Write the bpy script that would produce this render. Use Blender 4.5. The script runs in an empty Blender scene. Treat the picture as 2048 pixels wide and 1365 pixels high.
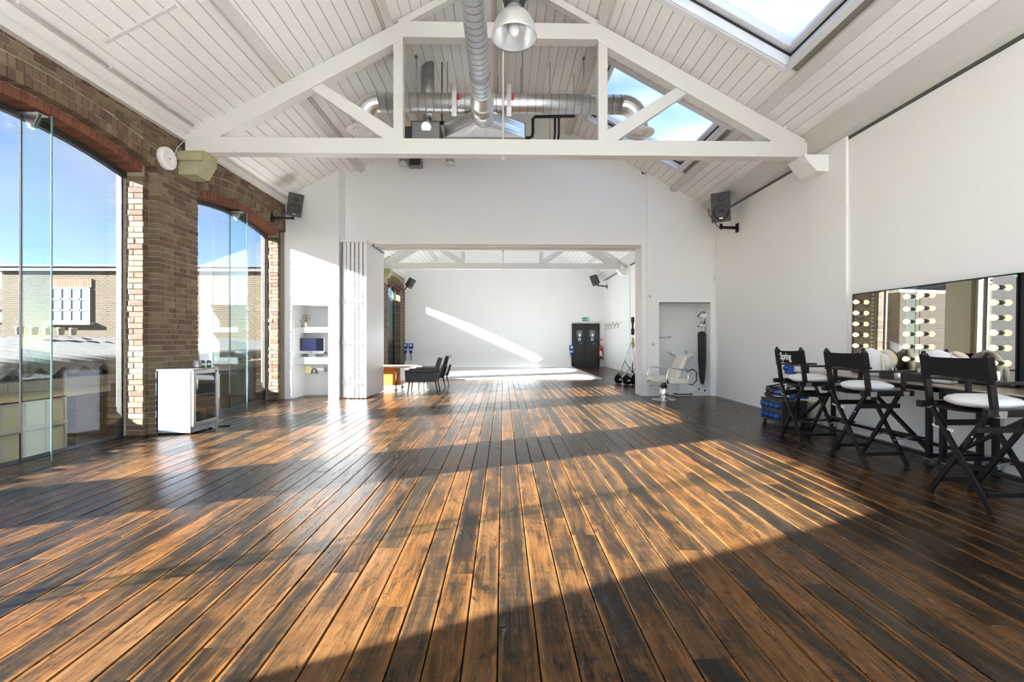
import bpy, bmesh, math, random
from mathutils import Vector, Matrix

# ---------------------------------------------------------------- camera, sky, sun, exposure
S = bpy.context.scene
COL = S.collection
EYE = 1.27
FPX = 920.0
YAW = math.atan(18 / FPX)
cam_d = bpy.data.cameras.new('camera')
cam_d.sensor_width = 36.0
cam_d.lens = 36.0 * FPX / 2048.0
cam_d.shift_y = -2.5 / 2048.0
cam_d.clip_start = 0.05
cam_d.clip_end = 400
cam = bpy.data.objects.new('camera', cam_d)
cam.location = (0, 0, EYE)
cam.rotation_euler = (math.pi / 2, 0, -YAW)
COL.objects.link(cam)
S.camera = cam

SUN_TO = Vector((0.916, 0.400, -0.405)).normalized()      # the way the sunlight travels
sun_d = bpy.data.lights.new('sun', 'SUN')
sun_d.energy = 74.0
sun_d.angle = math.radians(0.6)
sun_d.color = (0.985, 0.985, 0.985)
sun = bpy.data.objects.new('sun', sun_d)
sun.rotation_euler = SUN_TO.to_track_quat('-Z', 'Y').to_euler()
sun.location = (-20, -8, 12)
COL.objects.link(sun)

SKY_STRENGTH = 0.28
W = bpy.data.worlds.new('sky')
S.world = W
W.use_nodes = True
wt = W.node_tree
for n in list(wt.nodes):
    wt.nodes.remove(n)
w_out = wt.nodes.new('ShaderNodeOutputWorld')
w_bg = wt.nodes.new('ShaderNodeBackground')
w_sky = wt.nodes.new('ShaderNodeTexSky')
w_sky.sky_type = 'NISHITA'
w_sky.sun_disc = False
w_sky.sun_elevation = math.radians(22)
w_sky.sun_rotation = math.atan2(-SUN_TO.x, -SUN_TO.y)
w_sky.air_density = 0.6
w_sky.dust_density = 0.3
w_tc = wt.nodes.new('ShaderNodeTexCoord')
w_map = wt.nodes.new('ShaderNodeMapping')
w_map.inputs['Scale'].default_value = (1.0, 1.0, 3.0)
w_noise = wt.nodes.new('ShaderNodeTexNoise')
w_noise.inputs['Scale'].default_value = 2.4
w_noise.inputs['Detail'].default_value = 7
w_noise.inputs['Roughness'].default_value = 0.55
w_ramp = wt.nodes.new('ShaderNodeValToRGB')
w_ramp.color_ramp.elements[0].position = 0.47
w_ramp.color_ramp.elements[0].color = (0, 0, 0, 1)
w_ramp.color_ramp.elements[1].position = 0.72
w_ramp.color_ramp.elements[1].color = (0.75, 0.75, 0.75, 1)
w_mix = wt.nodes.new('ShaderNodeMix')
w_mix.data_type = 'RGBA'
wt.links.new(w_tc.outputs['Generated'], w_map.inputs['Vector'])
wt.links.new(w_map.outputs['Vector'], w_noise.inputs['Vector'])
wt.links.new(w_noise.outputs['Fac'], w_ramp.inputs['Fac'])
wt.links.new(w_ramp.outputs['Color'], w_mix.inputs[0])
wt.links.new(w_sky.outputs['Color'], w_mix.inputs[6])
w_mix.inputs[7].default_value = (3.2, 3.3, 3.5, 1)
wt.links.new(w_mix.outputs[2], w_bg.inputs['Color'])
w_bg.inputs['Strength'].default_value = SKY_STRENGTH
wt.links.new(w_bg.outputs['Background'], w_out.inputs['Surface'])

S.view_settings.view_transform = 'Standard'
S.view_settings.look = 'None'
S.view_settings.gamma = 1.0
S.view_settings.use_curve_mapping = False
S.view_settings.exposure = 1.45
S.cycles.max_bounces = 14
S.cycles.diffuse_bounces = 8
S.cycles.glossy_bounces = 5
S.cycles.transmission_bounces = 8
S.cycles.transparent_max_bounces = 24
S.cycles.caustics_reflective = False
S.cycles.caustics_refractive = False
S.cycles.sample_clamp_indirect = 8.0

RND = random.Random(7)

# ---------------------------------------------------------------- measuring helpers (photo pixel -> point of the room)
_F = Vector((math.sin(YAW), math.cos(YAW), 0))
_R = Vector((math.cos(YAW), -math.sin(YAW), 0))
_U = Vector((0, 0, 1))
_O = Vector((0, 0, EYE))


def _ray(x, y):
    return _F + _R * ((x - 1024.0) / FPX) + _U * ((680.0 - y) / FPX)


def onY(x, y, Y):
    d = _ray(x, y)
    return _O + d * (Y / d.y)


def onX(x, y, X):
    d = _ray(x, y)
    return _O + d * (X / d.x)


# ---------------------------------------------------------------- materials
MATS = {}


class NT:
    def __init__(self, name):
        self.m = bpy.data.materials.new(name)
        self.m.use_nodes = True
        self.t = self.m.node_tree
        for n in list(self.t.nodes):
            self.t.nodes.remove(n)
        self.out = self.t.nodes.new('ShaderNodeOutputMaterial')
        MATS[name] = self.m

    def n(self, typ, ins=None, **props):
        nd = self.t.nodes.new('ShaderNode' + typ)
        for k, v in props.items():
            setattr(nd, k, v)
        for k, v in (ins or {}).items():
            self.set(nd.inputs[k], v)
        return nd

    def set(self, sock, v):
        if isinstance(v, bpy.types.NodeSocket):
            self.t.links.new(v, sock)
        else:
            sock.default_value = v

    def math(self, op, a, b=0.0, c=0.0, clamp=False):
        nd = self.t.nodes.new('ShaderNodeMath')
        nd.operation = op
        nd.use_clamp = clamp
        for i, v in enumerate((a, b, c)):
            self.set(nd.inputs[i], v)
        return nd.outputs[0]

    def mix(self, fac, a, b, blend='MIX'):
        nd = self.t.nodes.new('ShaderNodeMix')
        nd.data_type = 'RGBA'
        nd.blend_type = blend
        self.set(nd.inputs[0], fac)
        self.set(nd.inputs[6], a)
        self.set(nd.inputs[7], b)
        return nd.outputs[2]

    def ramp(self, fac, stops):
        nd = self.t.nodes.new('ShaderNodeValToRGB')
        r = nd.color_ramp
        while len(r.elements) < len(stops):
            r.elements.new(0.5)
        for e, (p, c) in zip(r.elements, stops):
            e.position = p
            e.color = (*c, 1) if len(c) == 3 else c
        self.set(nd.inputs[0], fac)
        return nd.outputs[0]

    def rnd(self):
        """a random number of each piece: stored on the mesh for joined pieces, from the object for single ones"""
        a = self.n('Attribute', attribute_name='rnd').outputs['Fac']
        o = self.n('ObjectInfo').outputs['Random']
        return self.math('FRACT', self.math('ADD', a, o))

    def finish(self, shader):
        self.t.links.new(shader, self.out.inputs['Surface'])
        return self.m


def c4(c):
    return (c[0], c[1], c[2], 1.0)


def plain(name, col, rough=0.5, metal=0.0, var=0.06, scale=9.0, bump=0.0, bscale=60.0, spec=0.5, coat=0.0, sheen=0.0):
    t = NT(name)
    tc = t.n('TexCoord')
    nz = t.n('TexNoise', {'Vector': tc.outputs['Object'], 'Scale': scale, 'Detail': 4.0})
    lo = tuple(c * (1 - var) for c in col)
    hi = tuple(min(1.0, c * (1 + var)) for c in col)
    base = t.mix(nz.outputs['Fac'], c4(lo), c4(hi))
    b = t.n('BsdfPrincipled', {'Base Color': base, 'Roughness': rough, 'Metallic': metal, 'Specular IOR Level': spec, 'Coat Weight': coat, 'Sheen Weight': sheen})
    if bump:
        n2 = t.n('TexNoise', {'Vector': tc.outputs['Object'], 'Scale': bscale, 'Detail': 5.0})
        bp = t.n('Bump', {'Strength': bump, 'Distance': 0.01, 'Height': n2.outputs['Fac']})
        t.set(b.inputs['Normal'], bp.outputs['Normal'])
    return t.finish(b.outputs[0])


def emit(name, col, strength):
    t = NT(name)
    nz = t.n('TexNoise', {'Scale': 3.0})
    e = t.n('Emission', {'Color': t.mix(nz.outputs['Fac'], c4(col), c4(tuple(c * 0.97 for c in col))), 'Strength': strength})
    return t.finish(e.outputs[0])


def glassy(name, tint, f0=0.04, rough=0.0, haze=0.0):
    """a thin pane: clear with a tint, mirror-like reflection growing towards grazing"""
    t = NT(name)
    lw = t.n('LayerWeight', {'Blend': 0.5})
    p5 = t.math('POWER', lw.outputs['Facing'], 5.0)
    fac = t.math('MULTIPLY_ADD', p5, 1 - f0, f0)
    tr = t.n('BsdfTransparent', {'Color': c4(tint)})
    gl = t.n('BsdfGlossy', {'Color': (1, 1, 1, 1), 'Roughness': rough})
    mx = t.n('MixShader', {0: fac, 1: tr.outputs[0], 2: gl.outputs[0]})
    return t.finish(mx.outputs[0])


# floor boards: reclaimed pitch-pine, dark worn faces with orange edges under varnish
t = NT('floor_wood')
geo = t.n('NewGeometry')
r = t.rnd()
u = t.n('Attribute', attribute_name='u').outputs['Fac']
off = t.n('CombineXYZ', {0: t.math('MULTIPLY', r, 37.0), 1: t.math('MULTIPLY', r, 91.0), 2: t.math('MULTIPLY', r, 13.0)})
pos = t.n('VectorMath', {0: geo.outputs['Position'], 1: off.outputs[0]}, operation='ADD').outputs[0]
v_big = t.n('VectorMath', {0: pos, 1: (7.0, 1.7, 1.0)}, operation='MULTIPLY').outputs[0]
v_grain = t.n('VectorMath', {0: pos, 1: (60.0, 2.2, 60.0)}, operation='MULTIPLY').outputs[0]
v_fine = t.n('VectorMath', {0: pos, 1: (170.0, 9.0, 170.0)}, operation='MULTIPLY').outputs[0]
v_cross = t.n('VectorMath', {0: pos, 1: (5.0, 26.0, 1.0)}, operation='MULTIPLY').outputs[0]
big = t.n('TexNoise', {'Vector': v_big, 'Scale': 1.0, 'Detail': 6.0, 'Roughness': 0.62, 'Distortion': 0.6}).outputs['Fac']
grain = t.n('TexNoise', {'Vector': v_grain, 'Scale': 1.0, 'Detail': 4.0, 'Roughness': 0.6, 'Distortion': 0.8}).outputs['Fac']
fine = t.n('TexNoise', {'Vector': v_fine, 'Scale': 1.0, 'Detail': 3.0}).outputs['Fac']
cross = t.n('TexNoise', {'Vector': v_cross, 'Scale': 1.0, 'Detail': 4.0, 'Roughness': 0.7}).outputs['Fac']
edge = t.math('ABSOLUTE', t.math('SUBTRACT', u, 0.5))                       # 0 in the middle, .5 at the edge
en = t.n('TexNoise', {'Vector': t.n('VectorMath', {0: pos, 1: (6.0, 2.6, 1.0)}, operation='MULTIPLY').outputs[0], 'Scale': 1.0, 'Detail': 4.0, 'Roughness': 0.65}).outputs['Fac']
edge_w = t.math('MULTIPLY', t.math('SUBTRACT', edge, 0.33, clamp=True), t.math('MULTIPLY', t.math('SUBTRACT', en, 0.36, clamp=True), 13.0))
tone = t.math('MULTIPLY', t.math('SUBTRACT', r, 0.50), 0.30)
wear = t.math('ADD', t.math('ADD', big, tone), edge_w)
wear = t.math('ADD', wear, t.math('MULTIPLY', t.math('SUBTRACT', grain, 0.5), 0.34))
wear = t.math('ADD', wear, t.math('MULTIPLY', t.math('SUBTRACT', cross, 0.5), 0.30))
wood = t.ramp(wear, [(0.28, (0.0077, 0.0057, 0.0038)), (0.42, (0.0189, 0.0112, 0.0060)), (0.52, (0.0447, 0.0212, 0.0075)), (0.63, (0.0912, 0.0380, 0.0101)), (0.85, (0.1419, 0.0596, 0.0154))])
greyed = t.mix(t.math('MULTIPLY', t.math('FRACT', t.math('MULTIPLY', r, 7.31)), 0.5), wood, t.ramp(wear, [(0.3, (0.0112, 0.0091, 0.0068)), (0.6, (0.0344, 0.0242, 0.0142)), (0.9, (0.0731, 0.0484, 0.0255))]))
wood2 = t.mix(t.math('MULTIPLY', t.math('SUBTRACT', 0.52, grain, clamp=True), 1.5), greyed, (0.008, 0.0055, 0.004, 1))
# long drying cracks
v_crk = t.n('VectorMath', {0: pos, 1: (9.0, 0.8, 1.0)}, operation='MULTIPLY').outputs[0]
crk = t.n('TexNoise', {'Vector': v_crk, 'Scale': 1.0, 'Detail': 5.0, 'Roughness': 0.6, 'Distortion': 1.2}).outputs['Fac']
crk_l = t.math('ABSOLUTE', t.math('SUBTRACT', crk, 0.5))
crk_m = t.math('SUBTRACT', 1.0, t.math('MULTIPLY', crk_l, 120.0), clamp=True)
crk_m = t.math('MULTIPLY', crk_m, t.math('GREATER_THAN', cross, 0.47))
wood3 = t.mix(t.math('MULTIPLY', crk_m, 0.85), wood2, (0.006, 0.004, 0.003, 1))
hgt = t.math('ADD', t.math('MULTIPLY', grain, 0.7), t.math('MULTIPLY', fine, 0.35))
hgt = t.math('SUBTRACT', hgt, t.math('MULTIPLY', crk_m, 0.9))
# dark burnt-in stains with ragged ends, and small nail and knot marks
stn = t.n('TexNoise', {'Vector': t.n('VectorMath', {0: pos, 1: (9.0, 2.3, 1.0)}, operation='MULTIPLY').outputs[0], 'Scale': 1.0, 'Detail': 7.0, 'Roughness': 0.68, 'Distortion': 0.9}).outputs['Fac']
stn = t.math('ADD', stn, t.math('MULTIPLY', t.math('SUBTRACT', grain, 0.5), 0.22))
stn_m = t.math('MULTIPLY', t.math('SUBTRACT', stn, 0.57, clamp=True), 9.0, clamp=True)
wood3 = t.mix(t.math('MULTIPLY', stn_m, 0.88), wood3, (0.0075, 0.0058, 0.0052, 1))
vor = t.n('TexVoronoi', {'Vector': t.n('VectorMath', {0: pos, 1: (5.2, 2.4, 0.0)}, operation='MULTIPLY').outputs[0], 'Scale': 1.0})
kn_m = t.math('SUBTRACT', 1.0, t.math('MULTIPLY', vor.outputs['Distance'], 11.0), clamp=True)
wood3 = t.mix(t.math('MULTIPLY', kn_m, 0.9), wood3, (0.005, 0.004, 0.003, 1))
pale = t.math('MULTIPLY', t.math('SUBTRACT', fine, 0.66, clamp=True), 2.2)
wood3 = t.mix(pale, wood3, (0.16, 0.115, 0.075, 1))
bp = t.n('Bump', {'Strength': 0.55, 'Distance': 0.0035, 'Height': hgt})
wob = t.n('TexNoise', {'Vector': t.n('VectorMath', {0: pos, 1: (7.0, 1.6, 1.0)}, operation='MULTIPLY').outputs[0], 'Scale': 1.0, 'Detail': 2.0}).outputs['Fac']
bp2 = t.n('Bump', {'Strength': 0.5, 'Distance': 0.006, 'Height': wob, 'Normal': bp.outputs['Normal']})
rough = t.math('ADD', t.math('MULTIPLY', big, 0.22), t.math('MULTIPLY', fine, 0.18))
b = t.n('BsdfPrincipled', {'Base Color': wood3, 'Roughness': t.math('ADD', rough, 0.03), 'Specular IOR Level': 0.18, 'Normal': bp2.outputs['Normal']})
t.finish(b.outputs[0])


def bricks_mat(name, stops, bump=0.9):
    t = NT(name)
    geo = t.n('NewGeometry')
    r = t.rnd()
    n1 = t.n('TexNoise', {'Vector': geo.outputs['Position'], 'Scale': 26.0, 'Detail': 6.0, 'Roughness': 0.7}).outputs['Fac']
    n2 = t.n('TexNoise', {'Vector': geo.outputs['Position'], 'Scale': 1.3, 'Detail': 3.0}).outputs['Fac']
    f = t.math('ADD', r, t.math('MULTIPLY', t.math('SUBTRACT', n2, 0.5), 0.5))
    base = t.ramp(f, stops)
    base = t.mix(t.math('MULTIPLY', n1, 0.5), base, t.mix(0.55, base, (0.05, 0.035, 0.025, 1)))
    bp = t.n('Bump', {'Strength': bump, 'Distance': 0.006, 'Height': n1})
    b = t.n('BsdfPrincipled', {'Base Color': base, 'Roughness': 0.88, 'Specular IOR Level': 0.2, 'Normal': bp.outputs['Normal']})
    return t.finish(b.outputs[0])


bricks_mat('stock_brick', [(0.0, (0.105, 0.066, 0.046)), (0.3, (0.155, 0.100, 0.066)), (0.55, (0.185, 0.130, 0.078)), (0.74, (0.195, 0.145, 0.088)), (0.84, (0.225, 0.180, 0.115)), (1.0, (0.115, 0.072, 0.054))])
bricks_mat('red_brick', [(0.0, (0.17, 0.060, 0.038)), (0.5, (0.235, 0.092, 0.055)), (1.0, (0.16, 0.070, 0.048))])
plain('mortar', (0.33, 0.285, 0.205), 0.95, var=0.15, scale=20, bump=0.5, bscale=80)


def brick_tex(name, c1, c2, mort, scale, coord='X'):
    """courses for walls too far off to build brick by brick"""
    t = NT(name)
    geo = t.n('NewGeometry')
    sep = t.n('SeparateXYZ', {0: geo.outputs['Position']})
    cv = t.n('CombineXYZ', {0: sep.outputs[0 if coord == 'X' else 1], 1: sep.outputs[2], 2: 0.0})
    bt = t.n('TexBrick', {'Vector': cv.outputs[0], 'Color1': c4(c1), 'Color2': c4(c2), 'Mortar': c4(mort), 'Scale': scale, 'Mortar Size': 0.012, 'Bias': 0.0, 'Brick Width': 0.225, 'Row Height': 0.075})
    nz = t.n('TexNoise', {'Vector': geo.outputs['Position'], 'Scale': 1.1, 'Detail': 5.0}).outputs['Fac']
    base = t.mix(t.math('MULTIPLY', nz, 0.5), bt.outputs['Color'], c4(tuple(x * 0.72 for x in c1)))
    bp = t.n('Bump', {'Strength': 0.5, 'Distance': 0.01, 'Height': bt.outputs['Fac']})
    bp.invert = True
    b = t.n('BsdfPrincipled', {'Base Color': base, 'Roughness': 0.9, 'Specular IOR Level': 0.2, 'Normal': bp.outputs['Normal']})
    return t.finish(b.outputs[0])


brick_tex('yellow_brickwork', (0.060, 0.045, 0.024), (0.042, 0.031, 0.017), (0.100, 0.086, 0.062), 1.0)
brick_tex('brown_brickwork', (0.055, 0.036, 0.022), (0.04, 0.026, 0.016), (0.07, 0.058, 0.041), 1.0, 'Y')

# white painted brick of the long right-hand wall: only the relief of the courses shows through
t = NT('white_painted_brick')
geo = t.n('NewGeometry')
sep = t.n('SeparateXYZ', {0: geo.outputs['Position']})
cv = t.n('CombineXYZ', {0: sep.outputs[1], 1: sep.outputs[2], 2: 0.0})
bt = t.n('TexBrick', {'Vector': cv.outputs[0], 'Scale': 1.0, 'Mortar Size': 0.008, 'Brick Width': 0.225, 'Row Height': 0.075})
nz = t.n('TexNoise', {'Vector': geo.outputs['Position'], 'Scale': 30.0, 'Detail': 4.0}).outputs['Fac']
bp = t.n('Bump', {'Strength': 0.18, 'Distance': 0.004, 'Height': t.math('ADD', nz, t.math('MULTIPLY', bt.outputs['Fac'], -0.8))})
b = t.n('BsdfPrincipled', {'Base Color': t.mix(nz, (0.86, 0.86, 0.86, 1), (0.90, 0.90, 0.89, 1)), 'Roughness': 0.6, 'Normal': bp.outputs['Normal']})
t.finish(b.outputs[0])

plain('niche_shade_grey', (0.46, 0.46, 0.445), 0.6, var=0.02, scale=2.0)
plain('white_wall', (0.87, 0.87, 0.86), 0.6, var=0.02, scale=2.0, bump=0.04, bscale=40)
plain('bounce_floor', (0.60, 0.60, 0.60), 0.5, var=0.04, scale=2.0)
plain('cove_white', (0.52, 0.52, 0.52), 0.55, var=0.015, scale=1.0)


def painted_boards(name, col, lo):
    t = NT(name)
    geo = t.n('NewGeometry')
    r = t.rnd()
    n1 = t.n('TexNoise', {'Vector': geo.outputs['Position'], 'Scale': 3.0, 'Detail': 4.0}).outputs['Fac']
    f = t.math('ADD', t.math('MULTIPLY', r, 0.5), t.math('MULTIPLY', n1, 0.5))
    base = t.mix(f, c4(lo), c4(col))
    n2 = t.n('TexNoise', {'Vector': t.n('VectorMath', {0: geo.outputs['Position'], 1: (40.0, 3.0, 40.0)}, operation='MULTIPLY').outputs[0], 'Scale': 1.0, 'Detail': 3.0}).outputs['Fac']
    bp = t.n('Bump', {'Strength': 0.12, 'Distance': 0.003, 'Height': n2})
    b = t.n('BsdfPrincipled', {'Base Color': base, 'Roughness': 0.5, 'Normal': bp.outputs['Normal']})
    return t.finish(b.outputs[0])


painted_boards('white_boards', (0.91, 0.895, 0.86), (0.87, 0.855, 0.815))
painted_boards('white_timber', (0.70, 0.68, 0.625), (0.66, 0.64, 0.585))
plain('board_shadow', (0.30, 0.28, 0.24), 0.9)
plain('roof_slab', (0.45, 0.42, 0.36), 0.9)
plain('under_floor', (0.012, 0.009, 0.007), 0.9)
plain('galvanised', (0.80, 0.81, 0.80), 0.36, 1.0, var=0.10, scale=7.0, bump=0.05, bscale=25)
plain('door_white', (0.86, 0.86, 0.86), 0.3, var=0.02)
plain('seam_steel', (0.30, 0.30, 0.30), 0.4, 0.8)
plain('grey_steel', (0.30, 0.30, 0.29), 0.42, 0.6, var=0.1)
plain('dark_steel', (0.05, 0.05, 0.048), 0.45, 0.5)
plain('chrome', (0.80, 0.80, 0.80), 0.10, 1.0, var=0.02)
plain('brushed_steel', (0.55, 0.55, 0.54), 0.30, 1.0, var=0.05)
plain('black_paint', (0.0075, 0.0062, 0.0066), 0.42, var=0.2, spec=0.22)
plain('black_frame', (0.006, 0.006, 0.007), 0.4, spec=0.3)
plain('black_plastic', (0.020, 0.019, 0.018), 0.45, var=0.15, bump=0.1, bscale=200)
plain('black_canvas', (0.010, 0.0085, 0.010), 0.85, var=0.12, bump=0.25, bscale=350, spec=0.2)
plain('black_rubber', (0.012, 0.012, 0.012), 0.7)
plain('black_leather', (0.015, 0.014, 0.014), 0.35, bump=0.15, bscale=160)
plain('charcoal_cloth', (0.035, 0.034, 0.034), 0.9, bump=0.2, bscale=250)
plain('towel_white', (0.86, 0.86, 0.88), 0.95, var=0.03, bump=0.5, bscale=260, sheen=0.3)
plain('cotton_cream', (0.72, 0.66, 0.52), 0.9, var=0.12, bump=0.4, bscale=90)
plain('white_gloss', (0.28, 0.31, 0.35), 0.22, var=0.02)
plain('white_plastic', (0.80, 0.79, 0.76), 0.4, var=0.03)
plain('cream_vinyl', (0.74, 0.71, 0.62), 0.35, var=0.05)
plain('porcelain', (0.86, 0.86, 0.85), 0.12, var=0.02)
plain('stone_pad', (0.36, 0.33, 0.19), 0.85, var=0.18, bump=0.3)
plain('blue_plastic', (0.008, 0.075, 0.32), 0.35, var=0.1)
plain('red_plastic', (0.55, 0.02, 0.03), 0.35)
plain('yellow_plastic', (0.70, 0.72, 0.05), 0.5)
plain('green_sign', (0.0, 0.30, 0.16), 0.4)
plain('sign_white', (0.88, 0.90, 0.90), 0.5)
plain('door_grey', (0.020, 0.021, 0.022), 0.40, var=0.2, bump=0.05)
plain('wired_glass', (0.20, 0.21, 0.20), 0.2, var=0.1)
plain('orange_panel', (0.62, 0.22, 0.03), 0.35, var=0.08)
plain('ply_top', (0.55, 0.42, 0.22), 0.4, var=0.15, scale=14)
plain('table_steel', (0.42, 0.37, 0.30), 0.28, 0.7, var=0.25, scale=5)
plain('lamp_alu', (0.66, 0.65, 0.62), 0.35, 0.75, var=0.04)
plain('lamp_inside', (0.80, 0.80, 0.80), 0.30, 0.6, var=0.05)
plain('frosted_bulb', (0.90, 0.89, 0.86), 0.25)
plain('screen_dark', (0.02, 0.022, 0.035), 0.08)
plain('screen_sky_reflection', (0.05, 0.065, 0.15), 0.12)
plain('alu_silver', (0.72, 0.73, 0.74), 0.28, 0.8)
plain('leaf_green', (0.16, 0.24, 0.06), 0.6)
plain('twig_brown', (0.20, 0.14, 0.10), 0.8)
plain('sticky_yellow', (0.80, 0.72, 0.30), 0.8)
plain('asbestos_sheet', (0.048, 0.047, 0.043), 0.95, var=0.35, scale=3.0, bump=0.6, bscale=22)
plain('old_concrete', (0.075, 0.07, 0.06), 0.95, var=0.3, scale=3.5, bump=0.5, bscale=20)
plain('putty_render', (0.30, 0.28, 0.21), 0.9, var=0.12, scale=2.0, bump=0.2)
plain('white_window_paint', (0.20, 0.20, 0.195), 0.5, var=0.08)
plain('dusty_pane', (0.26, 0.275, 0.21), 0.25, var=0.2, scale=1.5)
plain('pale_pane', (0.085, 0.10, 0.112), 0.2, var=0.15, scale=1.5)
plain('lead_flash', (0.02, 0.019, 0.02), 0.7, var=0.2)
plain('terracotta', (0.45, 0.18, 0.09), 0.85)
plain('yard', (0.08, 0.076, 0.072), 0.95, var=0.2)
plain('red_roof', (0.04, 0.02, 0.018), 0.9)
plain('skylight_paint', (0.78, 0.79, 0.80), 0.4, var=0.03)
plain('bottle_brown', (0.10, 0.05, 0.02), 0.15)
plain('bottle_blue', (0.05, 0.18, 0.35), 0.15)
plain('fridge_inside', (0.30, 0.30, 0.29), 0.4)
plain('copper', (0.55, 0.22, 0.12), 0.3, 0.9)
emit('bulb_glow', (1.0, 0.76, 0.42), 0.8)
glassy('window_glass', (0.592, 0.604, 0.615), 0.045)
glassy('fin_glass', (0.86, 0.95, 0.93), 0.05)
glassy('skylight_glass', (0.93, 0.94, 0.95), 0.045)
glassy('cooler_glass', (0.55, 0.56, 0.55), 0.07)
t = NT('glass_edge')
nz = t.n('TexNoise', {'Scale': 4.0})
b = t.n('BsdfPrincipled', {'Base Color': t.mix(nz.outputs['Fac'], (0.09, 0.24, 0.22, 1), (0.13, 0.30, 0.28, 1)), 'Roughness': 0.2})
t.finish(b.outputs[0])
t = NT('mirror_glass')
nz = t.n('TexNoise', {'Scale': 2.0})
b = t.n('BsdfGlossy', {'Color': t.mix(nz.outputs['Fac'], (0.80, 0.82, 0.80, 1), (0.82, 0.84, 0.82, 1)), 'Roughness': 0.0})
t.finish(b.outputs[0])
M = MATS

# ---------------------------------------------------------------- mesh building
XF = {}          # world matrix of every thing and part, for children given in room coordinates


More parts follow.
